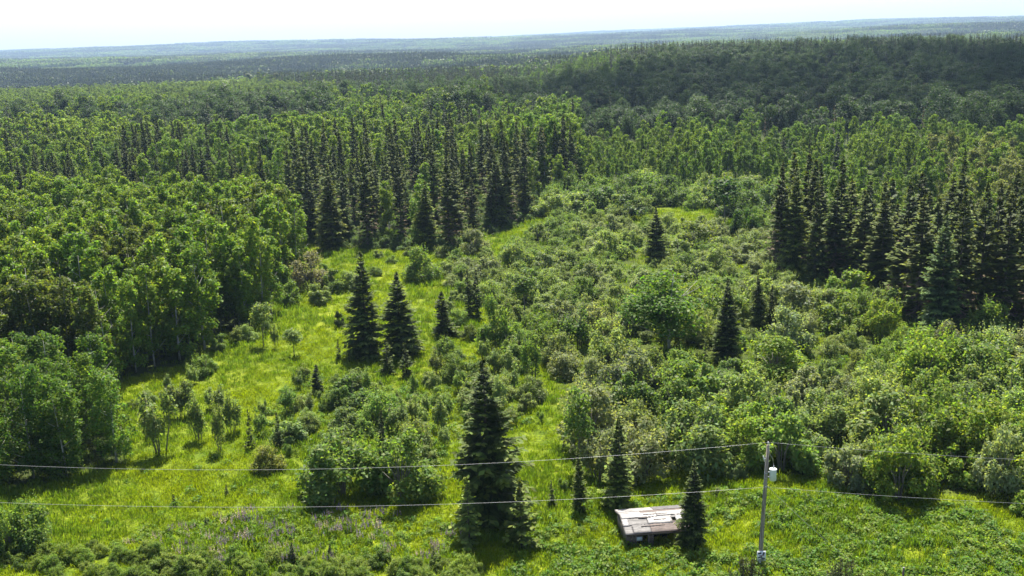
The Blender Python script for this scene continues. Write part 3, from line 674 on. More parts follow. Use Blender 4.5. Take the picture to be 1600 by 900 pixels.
def size_word(ct, H):
    lo, hi = {'spruce': (9, 15.5), 'aspen': (9, 13), 'shrub': (2.4, 4.6)}.get(ct, (3, 5)); return 'small ' if H < lo else ('tall ' if H > hi else '')
used = set(); FILL = [i for i in INFO if i[4]]
for (lu, lv), nm in LAND.items():
    if (lu, lv) == (291, 512): lm, lb = np.array([291., 470]), np.array([291., 512])
    elif (lu, lv) == (1187, 884): lm, lb = np.array([1195., 720]), np.array([1195., 720])
    else:
        q = next((k for k, f in enumerate(FEAT) if (f[0], f[1]) == (lu, lv)), None); lb = np.array([lu, lv], float); lm = np.array([lu, (FEAT[q][1] + FEAT[q][2]) / 2], float)
    for word, test, dist in (('just left of', lambda m, b: -90 < m[0] - lm[0] < -12 and abs(m[1] - lm[1]) < 32, lambda m, b: lm[0] - m[0] + .5 * abs(m[1] - lm[1])),
                             ('just right of', lambda m, b: 12 < m[0] - lm[0] < 90 and abs(m[1] - lm[1]) < 32, lambda m, b: m[0] - lm[0] + .5 * abs(m[1] - lm[1])),
                             ('right below', lambda m, b: abs(m[0] - lb[0]) < 22 and 4 < b[1] - lb[1] < 60, lambda m, b: b[1] - lb[1] + .5 * abs(m[0] - lb[0])),
                             ('close behind', lambda m, b: abs(m[0] - lb[0]) < 26 and -50 < b[1] - lb[1] < -5, lambda m, b: lb[1] - b[1] + .5 * abs(m[0] - lb[0]))):
        for ct in ('shrub', 'spruce', 'aspen'):
            c = [i for i in INFO if i[1] == ct and 0 < i[3][0] < 1600 and tuple(np.round(i[2])) != (lu, lv) and test(np.array(i[3]), np.array(i[2]))]
            if not c: continue
            c.sort(key=lambda i: dist(np.array(i[3]), np.array(i[2]))); b = c[0]
            if len(c) > 1 and c[1][4] and c[1][0].name not in used and ct != 'aspen':
                q = c[1]; used.add(q[0].name); q[0]['label'] = f"{size_word(ct, q[6])}{tone(q[5], ct)} {ct}, second {word.replace('just ', '').replace('right below', 'below').replace('close ', '')} {nm}"
            if b[4] is None or b[0].name in used: continue
            used.add(b[0].name); b[0]['label'] = f"{size_word(ct, b[6])}{tone(b[5], ct)} {ct} {word} {nm}"
def region(u):
    for lim, w_ in ((0, None), (200, 'at the far left of the picture'), (420, 'left of the small meadow trees'), (640, 'straight below the tall spruce stand'), (850, 'around the twin spires'), (1000, 'between trail and birch'), (1200, 'around the birch and cone spruces'), (1400, 'above the utility pole'), (1600, 'toward the right edge')):
        if u < lim: return w_
for e_, ct, b, m_, gr, c, H in INFO:
    if gr and e_.name not in used:
        wd = region(m_[0]); base = e_['label']
        if gr.endswith('right thicket') and wd: e_['label'] = f"{size_word(ct, H)}{tone(c, ct)} shrub of the wide right thicket, {wd}"
        elif gr == 'aspens of the left wood' and wd: e_['label'] = f"{size_word(ct, H)}{tone(c, ct)} aspen in the left wood " + ('at the picture edge' if m_[0] < 70 else ('above the near grove' if m_[0] < 190 else ('at its corner behind the saplings' if m_[0] < 262 else ('around the dead tree' if m_[0] < 330 else 'toward the grey willow')))) + (', front' if b[1] > 500 else (', middle' if b[1] > 435 else ', rear')) 
        elif gr == 'aspens of the near grove': e_['label'] = f"{size_word(ct, H)}{tone(c, ct)} aspen in the near lower left grove " + ('at the meadow side' if m_[0] > 120 else ('cut by the picture edge' if m_[0] < 20 else 'in its middle'))
        elif gr == 'spruces of the tall stand': e_['label'] = f"{size_word(ct, H)}dark spruce in the tall middle stand, " + ('left third' if m_[0] < 590 else ('middle third' if m_[0] < 720 else 'right third')) + (' front' if b[1] > 335 else ' rear')
        elif gr == 'spruces of the right stand': e_['label'] = f"{size_word(ct, H)}dark spruce in the right stand, " + ('left third' if m_[0] < 1330 else ('middle third' if m_[0] < 1470 else 'right third')) + (' front' if b[1] > 455 + max(0, (m_[0] - 1300) * .2) else ' rear')
        elif gr == 'shrubs of the central thicket': e_['label'] = f"{size_word(ct, H)}{tone(c, ct)} shrub in the central thicket, " + ('front edge' if b[1] > 720 else ('middle' if b[1] > 650 else 'back edge')) + (' left side' if m_[0] < 590 else ' right side')
        e_['group'] = 'shrubs of the right thicket' if gr.endswith('right thicket') else gr

# ------------------------------------------------------------------ masses past counting: instanced on points
SRC_ID = [0]; TINT = {}
def tinted(me, colr):
    """copy of a plant mesh whose leaves have a fixed colour (instances carry no object colour)"""
    me = me.copy()
    for i, m in enumerate(me.materials):
        if m.name in LEAF_ARGS:
            c = C_DEADTWIG if m.name == 'dry_twig' else colr; k = (m.name, tuple(round(v, 4) for v in c))
            if k not in TINT: TINT[k] = leaf_material(m.name + '_tint', colour=c, **LEAF_ARGS[m.name])
            me.materials[i] = TINT[k]
    return me
def source(items):
    """items: list of (mesh, colour) pairs or lists of such pairs -> collection of source objects kept out of the scene"""
    SRC_ID[0] += 1; c = bpy.data.collections.new('scatter_source')
    for i, it in enumerate(items):
        it = it if isinstance(it, list) else [it]
        o = None
        for me, colr in it:
            q = bpy.data.objects.new('source_%02d_%03d' % (SRC_ID[0], i) if o is None else 'source_part', tinted(me, colr))
            if o is None: o = q; c.objects.link(q)
    return c

def scatter(name, coll, pts, idx, scale, rz=None, tilt=0.0, label=None, group=None):
    pts = np.asarray(pts, np.float32); n = len(pts); r = np.random.default_rng(n)
    rot = np.zeros((n, 3), np.float32); rot[:, 2] = r.uniform(0, 6.283, n) if rz is None else rz
    if tilt: rot[:, :2] = r.normal(size=(n, 2)) * tilt
    scale = np.asarray(scale, np.float32)
    if scale.ndim == 1: scale = np.repeat(scale[:, None], 3, 1)
    me = bpy.data.meshes.new(name); me.vertices.add(n); me.vertices.foreach_set('co', pts.ravel())
    me.attributes.new('spin', 'FLOAT_VECTOR', 'POINT').data.foreach_set('vector', rot.ravel())
    me.attributes.new('size', 'FLOAT_VECTOR', 'POINT').data.foreach_set('vector', np.ascontiguousarray(scale).ravel())
    me.attributes.new('pick', 'INT', 'POINT').data.foreach_set('value', np.asarray(idx, np.int32))
    o = obj(name, me); ng = bpy.data.node_groups.new(name + '_scatter', 'GeometryNodeTree')
    ng.interface.new_socket('Geometry', in_out='INPUT', socket_type='NodeSocketGeometry'); ng.interface.new_socket('Geometry', in_out='OUTPUT', socket_type='NodeSocketGeometry')
    gi = ng.nodes.new('NodeGroupInput'); go = ng.nodes.new('NodeGroupOutput'); ip = ng.nodes.new('GeometryNodeInstanceOnPoints'); ci = ng.nodes.new('GeometryNodeCollectionInfo')
    ci.inputs['Collection'].default_value = coll; ci.inputs['Separate Children'].default_value = True; ci.inputs['Reset Children'].default_value = True
    def na(nm, ty):
        q = ng.nodes.new('GeometryNodeInputNamedAttribute'); q.data_type = ty; q.inputs['Name'].default_value = nm
        return next(s for s in q.outputs if s.enabled and s.name == 'Attribute')
    L = ng.links.new; L(gi.outputs[0], ip.inputs['Points']); L(ci.outputs[0], ip.inputs['Instance']); ip.inputs['Pick Instance'].default_value = True
    L(na('pick', 'INT'), ip.inputs['Instance Index']); L(na('spin', 'FLOAT_VECTOR'), ip.inputs['Rotation']); L(na('size', 'FLOAT_VECTOR'), ip.inputs['Scale'])
    L(ip.outputs[0], go.inputs[0]); md = o.modifiers.new('scatter', 'NODES'); md.node_group = ng
    tag(o, label, None, group, 'stuff'); return o

def join_parts(name, parts):
    """one mesh out of several (mesh keeps its materials)"""
    V, F, mats, mi = [], {3: [], 4: []}, [], []; off = 0
    for me in parts:
        v = np.zeros(len(me.vertices) * 3, np.float32); me.vertices.foreach_get('co', v); V.append(v.reshape(-1, 3))
        lt = np.zeros(len(me.polygons), np.int32); me.polygons.foreach_get('loop_total', lt); li = np.zeros(len(me.loops), np.int32); me.loops.foreach_get('vertex_index', li)
        st = np.zeros(len(me.polygons), np.int32); me.polygons.foreach_get('loop_start', st)
        for k in (4, 3):
            s = st[lt == k]
            if len(s): F[k].append((li[s[:, None] + np.arange(k)] + off, len(mats)))
        mats.append(me.materials[0]); off += len(v) // 3
    q = [f for f, m in F[4]]; t = [f for f, m in F[3]]
    me = mesh_from(name, np.concatenate(V), {4: np.concatenate(q) if q else [], 3: np.concatenate(t) if t else []})
    for m in mats: me.materials.append(m)
    ids = [m for f, m in F[4] for _ in range(len(f))] + [m for f, m in F[3] for _ in range(len(f))]
    if any('new_growth' in p.attributes for p in parts):
        val = []
        for p in parts:
            v = np.zeros(len(p.vertices), np.float32)
            if 'new_growth' in p.attributes: p.attributes['new_growth'].data.foreach_get('value', v)
            val.append(v)
        me.attributes.new('new_growth', 'FLOAT', 'POINT').data.foreach_set('value', np.concatenate(val))
    me.polygons.foreach_set('material_index', np.array(ids, np.int32)); return me

# middle distance versions: fewer, larger leaves
def mid_aspen(seed, H=12, R=2.3, base=2.0, n=1900, leaf=.45, bark='pale_bark'):
    r = np.random.default_rng(seed); q = aspen_quads(r, H * r.uniform(.85, 1.15), R * r.uniform(.8, 1.2), base, n, leaf, int(r.uniform(18, 34)))
    return join_parts('mid_aspen', [quads_mesh('m', q, M['leaf']), taper_trunk('t', H * .85, .13, M[bark], 5)])
def mid_round(seed):
    r = np.random.default_rng(seed); H, R = 15 * r.uniform(.85, 1.15), 3.9 * r.uniform(.8, 1.2); q = crown_quads(r, H, R, 2.5, 3600, .4, int(r.uniform(20, 32)), lobe_r=(.2, .42), squash=.95)
    return join_parts('mid_round', [quads_mesh('m', q, M['leaf']), taper_trunk('t', H * .85, .16, M['pale_bark'], 5)])
def mid_spruce(seed, H=14, R=1.9, dead=0.0, base=.8, twig=.34):
    r = np.random.default_rng(seed); a, b, tp = spruce_quads(r, H, R, base=base, spacing=.85, per=5.5, power=.7, dead_to=dead, twig_w=twig)
    p = [tipped(quads_mesh('m', a, M['needle']), tp), taper_trunk('t', H, .16, M['bark'], 5)]
    if len(b): p.append(quads_mesh('d', b, M['dry_twig']))
    return join_parts('mid_spruce', p)
MID_A = [mid_aspen(700 + i) for i in range(8)]; MID_S = [mid_spruce(720 + i) for i in range(4)]; MID_SD = [mid_spruce(730 + i, dead=.45, base=1.5) for i in range(3)]
MID_DEAD = [mid_spruce(740 + i, H=12, R=1.2, dead=1.1) for i in range(2)]
MID_BIG = [mid_round(750 + i) for i in range(8)]
HI_A = [join_parts('aspen_whole', [m for _, m in p[2]]) for p in DEC['aspen']]
HI_S = [join_parts('spruce_whole', [m for _, m in p[2]]) for p in SPR['stand']]; HI_L = [join_parts('spruce_whole', [m for _, m in p[2]]) for p in SPR['slim']]
HI_W = [join_parts('shrub_whole', [m for _, m in p[2]]) for p in SHR['willow'] + SHR['alder'][:2]]
COL_BRIGHT, COL_LIGHT, COL_DARK = (.08, .14, .021), (.1, .156, .023), (.05, .092, .022)
items, index = [], {}
def reg(key, meshes, colr): index[key] = (len(items), len(meshes)); items.extend((m, colr) for m in meshes)
for key, ms, c in [('aspen_a', MID_A, COL_BRIGHT), ('aspen_b', MID_A, (.104, .158, .025)), ('aspen_d', MID_A, COL_DARK), ('big_shade', MID_BIG, (.024, .047, .02)), ('big_e', MID_BIG, (.032, .06, .021)), ('pale', MID_A, (.11, .125, .06)),  # darkest round crowns have the rise's cloud shade painted into their colour
                   ('spruce', MID_S, (.028, .042, .018)), ('spruce_y', MID_S, (.04, .06, .022)), ('stand', MID_SD, (.03, .045, .018)), ('dead', MID_DEAD, (.09, .075, .06)), ('hi_bright', HI_A, COL_BRIGHT), ('hi_light', HI_A, COL_LIGHT), ('hi_dark', HI_A, COL_DARK), ('hi_pale', HI_A, (.12, .145, .06)),
                   ('stand_hi', HI_S, C_SPRUCE), ('spruce_hi', HI_L, C_SPRUCE), ('bush', HI_W, C_WILLOW), ('bush_g', HI_W, C_WILLOW_G), ('bush_a', HI_W, C_ALDER), ('bush_d', HI_W, (.07, .12, .03))]: reg(key, ms, c)
MIDC = source(items)
def pick(key): a, n = index[key]; return a + random.randrange(n)

mid = {'aspen_wood': [], 'spruce_wood': [], 'shrub_mass': []}
def put(key, x, y, H, h0, wr=1.0):
    nm = 'spruce_wood' if key.startswith(('spruce', 'stand', 'dead')) else ('shrub_mass' if key.startswith('bush') else 'aspen_wood')
    s = H / h0; mid[nm].append((x, y, pick(key), s * wr * random.uniform(.88, 1.15), s))
for d, k, x, y, H, Wd, col, lb, gr in REST:
    near = d < 340
    if k in ('aspen', 'aspen_near'):
        t = 0 if (col[2] > .045 and col[0] > .09) else (1 if col[0] > .075 else (2 if col[0] < .047 else 3))
        put((('hi_pale', 'hi_light', 'hi_dark', 'hi_bright') if near else ('pale', 'aspen_b', 'aspen_d', 'aspen_a'))[t], x, y, H, 12)
    elif k in SPR:
        if near: put('stand_hi' if k == 'stand' else 'spruce_hi', x, y, H, 17 if k == 'stand' else 13, .9)
        else: put('stand' if k == 'stand' else 'spruce', x, y, H, 14, .9)
    else: put('bush_d' if col[0] < .085 else ('bush_a' if col[0] < .12 else ('bush_g' if col[2] > .075 else 'bush')), x, y, H, 4, random.uniform(.95, 1.25))

for x, y in darts(Z_SPRUCE_STAND, 2.6, 14) + darts(Z_RIGHT_STAND, 2.6, 15): put('bush_d', x, y, random.uniform(1.2, 3.0), 4, 1.3)
# forest from the zones to 900 m
NEARZ = [Z_LEFT_BACK, Z_SPRUCE_STAND, Z_YOUNG, Z_RIGHT_STAND, Z_LEFT_WOOD, Z_WILLOW_BACK, Z_RIGHT_SHRUBS]
def far_points(d0, d1, sp, seed):
    r = np.random.default_rng(seed); n = int(.5 * (d1 * d1 - d0 * d0) * 1.3 / sp ** 2)
    d = np.sqrt(r.uniform(d0 * d0, d1 * d1, n)); a = r.uniform(-.62, .62, n); x = d * np.sin(a); y = d * np.cos(a)
    # thin out crowding on a grid
    c = np.floor(x / sp).astype(np.int64) * 100003 + np.floor(y / sp).astype(np.int64); _, u = np.unique(c, return_index=True); return x[u], y[u]
X, Y = far_points(262, 560, 4.3, 21); X2, Y2 = far_points(560, 980, 5.4, 22); X = np.r_[X, X2]; Y = np.r_[Y, Y2]
keep = np.ones(len(X), bool)
for zn in NEARZ: keep &= ~inside(zn, X, Y)
u0, v0 = np.array([proj((x, y, 0)) for x, y in zip(X, Y)]).T
keep &= ~((v0 > 300) & (u0 > 420) & (u0 < 1250))
for x, y in zip(X[keep], Y[keep]):
    d = math.hypot(x, y); az = x / y; nz = vnoise(x, y, .02); q = random.random()
    if az > .015 + .03 * nz + random.gauss(0, .012):
        if d < 640 and random.random() < .42: continue
        if d < 335 + 60 * nz + random.gauss(0, 12): put('aspen_d' if q < .6 else 'aspen_a', x, y, random.uniform(8, 12), 12, 1.15); continue                                             # mature wood on the rise, its colour darkened as if in cloud shade
        if d < 385 + 50 * nz and q < .4: put('dead' if random.random() < .55 else 'stand', x, y, random.uniform(9, 14), 14, .8)
        elif d > 690 + 60 * nz and .1 < az < .5 and q < .66 + .3 * nz: put('spruce', x, y, random.uniform(10, 19), 14, random.uniform(.7, 1.1))
        elif d > 640 and az < .14: put('aspen_a' if q < .6 else 'spruce', x, y, random.uniform(9, 13), 12)
        elif q < .07: put('spruce', x, y, random.uniform(12, 17), 14, .9)
        elif q < .10: put('dead', x, y, random.uniform(12, 15), 14)
        elif q > .3 or nz > .2: put('big_shade' if random.random() < .55 + .6 * nz else 'big_e', x, y, random.uniform(10, 18), 15, random.uniform(.85, 1.4))
    else:
        if d < 520: put('spruce' if q < (.55 if vnoise(x, y, .028) > .55 else .05) else ('aspen_b' if random.random() < .4 + .8 * nz else ('aspen_a' if random.random() < .6 + nz else 'big_e')), x, y, random.uniform(9, 16) * (1 + .2 * vnoise(x, y, .03)), 12, random.uniform(.85, 1.3))
        elif d < 610 and az > -.3: put('spruce' if q < .12 else 'big_e', x, y, random.uniform(12, 17), 15)
        elif az < -.2 + .05 * nz: put('aspen_b' if q < .93 else 'spruce', x, y, random.uniform(7, 11), 12, 1.2)
        else: put('spruce' if q < .82 else 'aspen_d', x, y, random.uniform(11, 17), 14, .85)
LBL = {'aspen_wood': 'leafy aspen forest running from behind the spruce stands to the far slopes', 'spruce_wood': 'dark spires of spruce forest scattered through the distant wood', 'shrub_mass': 'dull green shrubs filling the back of the thicket'}
for nm, L_ in mid.items():
    if not L_: continue
    a = np.array([(x, y, s, sz, i) for x, y, i, s, sz in L_]); z = terrain(a[:, 0], a[:, 1]) - .1
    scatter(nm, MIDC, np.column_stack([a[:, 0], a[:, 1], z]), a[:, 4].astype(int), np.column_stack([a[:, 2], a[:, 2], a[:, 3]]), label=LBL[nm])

# far slopes: patches of small trees, 60 m across
def low_tree(r, conif, H, x, y, n):
    if conif:
        R = H * r.uniform(.09, .14); z = H * (.12 + .86 * r.random(n) ** 1.1); a = r.uniform(0, 6.283, n); L = R * (1 - z / H) ** .7 * 1.6 + .25
        p = np.stack([x + 0 * z, y + 0 * z, z], 1); d = np.stack([np.cos(a), np.sin(a), -.35 + 0 * a], 1); s = np.stack([-np.sin(a), np.cos(a), 0 * a], 1)
        Q = np.stack([p + (0, 0, .3), p + d * L[:, None] * .6 + s * L[:, None] * .5, p + d * L[:, None], p + d * L[:, None] * .6 - s * L[:, None] * .5], 1)
        top = np.array([[(x, y, H * 1.05), (x + .35, y + .2, H * .8), (x, y, H * .72), (x - .35, y - .2, H * .8)], [(x, y, H * 1.05), (x + .2, y - .35, H * .8), (x, y, H * .72), (x - .2, y + .35, H * .8)]])
        return np.concatenate([Q, top])
    R = H * r.uniform(.17, .25); d = unit(r.normal(size=(n, 3)) + (0, 0, .4)); P = np.array([x, y, H * .62]) + d * (R, R, H * .36) * r.uniform(.6, 1.05, (n, 1))
    return leaf_quads(P, unit(.6 * d + (0, 0, .45) + r.normal(size=(n, 3)) * .35), R * r.uniform(.7, 1.25, n), r, .8)
def patch(seed, fc, H, size=60, count=170, n=26):
    r = np.random.default_rng(seed); A, B = [], []
    k = int(math.sqrt(count)); gx = (np.arange(k) + .5) / k * size - size / 2
    for i in gx:
        for j in gx:
            c = r.random() < fc; h = H * r.uniform(.7, 1.2) * (1.12 if c else 1)
            (B if c else A).append(low_tree(r, c, h, i + r.normal() * 2.6, j + r.normal() * 2.6, n if not c else n + 6))
    return ([quads_mesh('patch_leaf', np.concatenate(A), M['leaf'])] if A else []), ([quads_mesh('patch_needle', np.concatenate(B), M['needle'])] if B else [])
pit = []; PIX = {}
def regp(key, fc, H, c1, c2, cnt=170):
    PIX[key] = []
    for i in range(3):
        A, B = patch(900 + len(pit), fc, H, count=cnt); ids = []
        for me, c in [(m, c1) for m in A] + [(m, c2) for m in B]: ids.append(len(pit)); pit.append((me, c))
        PIX[key].append(ids)
regp('spruce', .9, 12.5, (.04, .06, .02), (.026, .04, .018), 190); regp('mixed', .4, 12, (.05, .085, .02), (.03, .045, .02)); regp('aspen', .08, 12, (.068, .115, .022), (.03, .045, .02)); regp('young', .12, 7, (.09, .13, .035), (.045, .06, .025), 230)
PATC = source(pit)
def far_patches(d0, d1, sp, sc, seed, name, label):
    x, y = far_points(d0, d1, sp, seed); P, I, S = [], [], []
    for a, b in zip(x, y):
        d = math.hypot(a, b); az = a / b; nz = vnoise(a * .35, b, .0042) + .5 * vnoise(a, b, .013)
        if az < -.22 and d < 1250: k = 'young'
        elif az < .12 and d < 2400: k = 'spruce' if nz > -.5 else 'mixed'
        elif az > .2 and d < 2300: k = 'young' if nz > -.25 else ('aspen' if random.random() < .6 else 'mixed')
        else: k = 'spruce' if nz > .3 else ('mixed' if nz > -.15 else ('aspen' if nz > -.55 else 'young'))
        z = float(terrain(a, b)) - .4
        for i in random.choice(PIX[k]): P.append((a, b, z)); I.append(i); S.append(sc * random.uniform(.9, 1.15))
    S = np.array(S); scatter(name, PATC, P, I, np.column_stack([S, S, S / sc * (1 + (sc - 1) * .35)]), label=label)
far_patches(960, 3000, 48, 1.0, 31, 'far_forest', 'hazy forest of spruce and aspen beyond the dark rise')
far_patches(3000, 6000, 70, 1.5, 32, 'far_forest', 'blue hazy forest slopes below the skyline')
far_patches(6000, 12500, 125, 2.6, 33, 'far_forest', 'faint blue forest along the skyline')

# ------------------------------------------------------------------ grass, weeds, lupins, brush
def tuft(seed, n, h, spread, wd, bend=.5):
    r = np.random.default_rng(seed); a = r.uniform(0, 6.283, n); q = spread * r.random(n) ** .6; p = np.stack([q * np.cos(a), q * np.sin(a), 0 * q - .03], 1)
    b = r.uniform(0, 6.283, n); l = h * r.uniform(.55, 1.15, n); d = np.stack([np.cos(b), np.sin(b), 0 * b], 1); s = np.stack([-np.sin(b), np.cos(b), 0 * b], 1) * wd
    k = (l * bend * r.uniform(.3, 1, n))[:, None]; m = p + d * k * .35 + np.stack([0 * l, 0 * l, l * .6], 1); t = p + d * k + np.stack([0 * l, 0 * l, l * .95], 1)
    return np.stack([p, m + s, t, m - s], 1)
def leafy(seed, n, R, H, leaf):
    r = np.random.default_rng(seed); d = unit(r.normal(size=(n, 3))); d[:, 2] = np.abs(d[:, 2]); P = d * (R, R, H) * r.uniform(.5, 1.05, (n, 1))
    return leaf_quads(P, unit(.4 * d + (0, 0, .8) + r.normal(size=(n, 3)) * .4), leaf * r.uniform(.6, 1.3, n), r, .7)
GR = [quads_mesh('tuft', tuft(50 + i, 40, .34, .5, .022), M['grass']) for i in range(4)]; GT = [quads_mesh('tall_tuft', tuft(60 + i, 34, .62, .4, .024, .4), M['grass']) for i in range(3)]
WD = [quads_mesh('weed', leafy(70 + i, 80, .42, .45, .15), M['leaf']) for i in range(4)]
LS = []
for i in range(3):
    r = np.random.default_rng(80 + i); Q = []
    for k in range(9):
        c = r.normal(size=2) * .28; n = 14; f = np.linspace(0, 1, n); p = np.stack([c[0] + 0 * f, c[1] + 0 * f, .5 + .42 * f], 1) + r.normal(size=(n, 3)) * .022
        Q.append(leaf_quads(p, unit(r.normal(size=(n, 3))), .09 * (1.25 - f), r, .9))
    LS.append(quads_mesh('lupin_spike', np.concatenate(Q), M['leaf']))
gsrc = source([(m, c) for c in ((.118, .178, .01), (.155, .208, .012), (.092, .155, .015)) for m in GR] + [(m, c) for c in ((.115, .175, .018), (.08, .14, .018)) for m in GT])
wsrc = source([(m, c) for c in ((.115, .19, .022), (.09, .165, .022), (.14, .205, .03), (.105, .18, .02)) for m in WD])
lsrc = source([(m, c) for c in ((.12, .1, .2), (.16, .14, .24), (.24, .21, .26)) for m in LS])
bsrc = source([(SHR['willow'][i][2][1][1], c) for i, c in enumerate(((.14, .2, .032), (.11, .175, .026), (.155, .205, .045), (.125, .19, .03)))] + [(SHR['alder'][i][2][1][1], c) for i, c in enumerate(((.09, .15, .025), (.12, .175, .03)))])

def cover(x, y): return inside(Z_LEFT_WOOD, x, y) | inside(Z_FRONT_GROVE, x, y) | inside(Z_SPRUCE_STAND, x, y) | inside(Z_RIGHT_STAND, x, y)
r = np.random.default_rng(90)
def band(y0, y1, dens):
    n = int((y1 - y0) * (y0 + y1) / 2 * 1.24 * dens); y = np.sqrt(r.uniform(y0 ** 2, y1 ** 2, n)); x = r.uniform(-.62, .62, n) * y; return x, y
xs = [band(46, 85, 4.2), band(85, 125, 2.6), band(125, 215, 1.2)]; x = np.concatenate([a for a, b in xs]); y = np.concatenate([b for a, b in xs])
ok = ~(cover(x, y) & (r.random(len(x)) < .8)) & ~(inside(Z_RIGHT_SHRUBS, x, y) & (r.random(len(x)) < .75)) & ~(inside(Z_BRUSH, x, y) & (r.random(len(x)) < .5)); x, y = x[ok], y[ok]
nz = np.sin(x * .21 + y * .13) * np.sin(y * .17 - x * .08 + 1) + .6 * np.sin(x * .55 + 2) * np.sin(y * .6) + r.normal(size=len(x)) * .35
tall = (nz < -.45) & (r.random(len(x)) < .7)
ci = np.where(nz > .35, 1, np.where(nz < -.3, 2, 0)); idx = np.where(tall, 12 + r.integers(0, 6, len(x)), ci * 4 + r.integers(0, 4, len(x)))
scatter('meadow_grass', gsrc, np.column_stack([x, y, terrain(x, y)]), idx, r.uniform(.7, 1.35, len(x)) * np.where(y > 125, 1.4, 1), tilt=.12, label='bright yellow green meadow grass in the clearing and along the trail')

def in_zone(zone, dens, seed):
    q = np.random.default_rng(seed); p = np.array(zone); lo, hi = p.min(0), p.max(0); n = int((hi[0] - lo[0]) * (hi[1] - lo[1]) * dens)
    a = q.uniform(lo[0], hi[0], n); b = q.uniform(lo[1], hi[1], n); k = inside(zone, a, b) & (np.abs(a) < .7 * b + 4); return a[k], b[k]
SHEDZ = gp([(968, 850), (1085, 850), (1085, 790), (968, 795)])
a, b = in_zone(Z_WEEDS, 4.2, 41); a2, b2 = in_zone(gp([(800, 840), (890, 740), (960, 790), (1100, 770), (1210, 765), (1100, 850), (960, 870)]), 1.5, 42)
a3, b3 = in_zone(Z_CENTRE_SHRUBS, 1.2, 43); a4, b4 = in_zone(Z_RIGHT_SHRUBS, .25, 44); a5, b5 = in_zone(gp([(80, 870), (200, 740), (460, 690), (480, 790), (330, 820)]), .16, 45)
a, b = np.r_[a, a2, a3, a4, a5], np.r_[b, b2, b3, b4, b5]; nn = np.sin(a * .5 + b * .3) * np.sin(b * .45 - a * .2) + r.normal(size=len(a)) * .3
k = (nn > -.55) & ~inside(SHEDZ, a, b); a, b, nn = a[k], b[k], nn[k]
scatter('leafy_weeds', wsrc, np.column_stack([a, b, terrain(a, b)]), np.clip(((nn + 1) * 1.6), 0, 3).astype(int) * 4 + r.integers(0, 4, len(a)), r.uniform(.6, 1.5, len(a)), tilt=.1, label='leafy light green weeds covering the verge round the shed and pole')
a, b = in_zone(Z_LUPINS, .9, 46); nn = np.sin(a * .6) * np.sin(b * .9 + a * .3) + r.normal(size=len(a)) * .5; k = nn > -.1; a, b = a[k], b[k]
scatter('lupin_flowers', lsrc, np.column_stack([a, b, terrain(a, b)]), r.choice(9, len(a), p=[.16] * 3 + [.12] * 3 + [.16 / 3] * 3), r.uniform(.8, 1.25, len(a)), tilt=.08, label='patch of purple lupin flowers at the front of the meadow')
a6, b6 = in_zone(Z_LUPINS, 2.6, 47)
scatter('lupin_leaves', wsrc, np.column_stack([a6, b6, terrain(a6, b6)]), r.integers(0, 16, len(a6)), r.uniform(.6, 1.1, len(a6)), label='green leaves under the purple lupins')
a, b = in_zone(Z_BRUSH, .7, 48); s = r.uniform(.22, .46, len(a))
scatter('roadside_brush', bsrc, np.column_stack([a, b, terrain(a, b)]), r.integers(0, 6, len(a)), np.column_stack([s, s, s * r.uniform(.75, 1.1, len(a))]), label='low leafy brush along the bottom edge below the meadow')

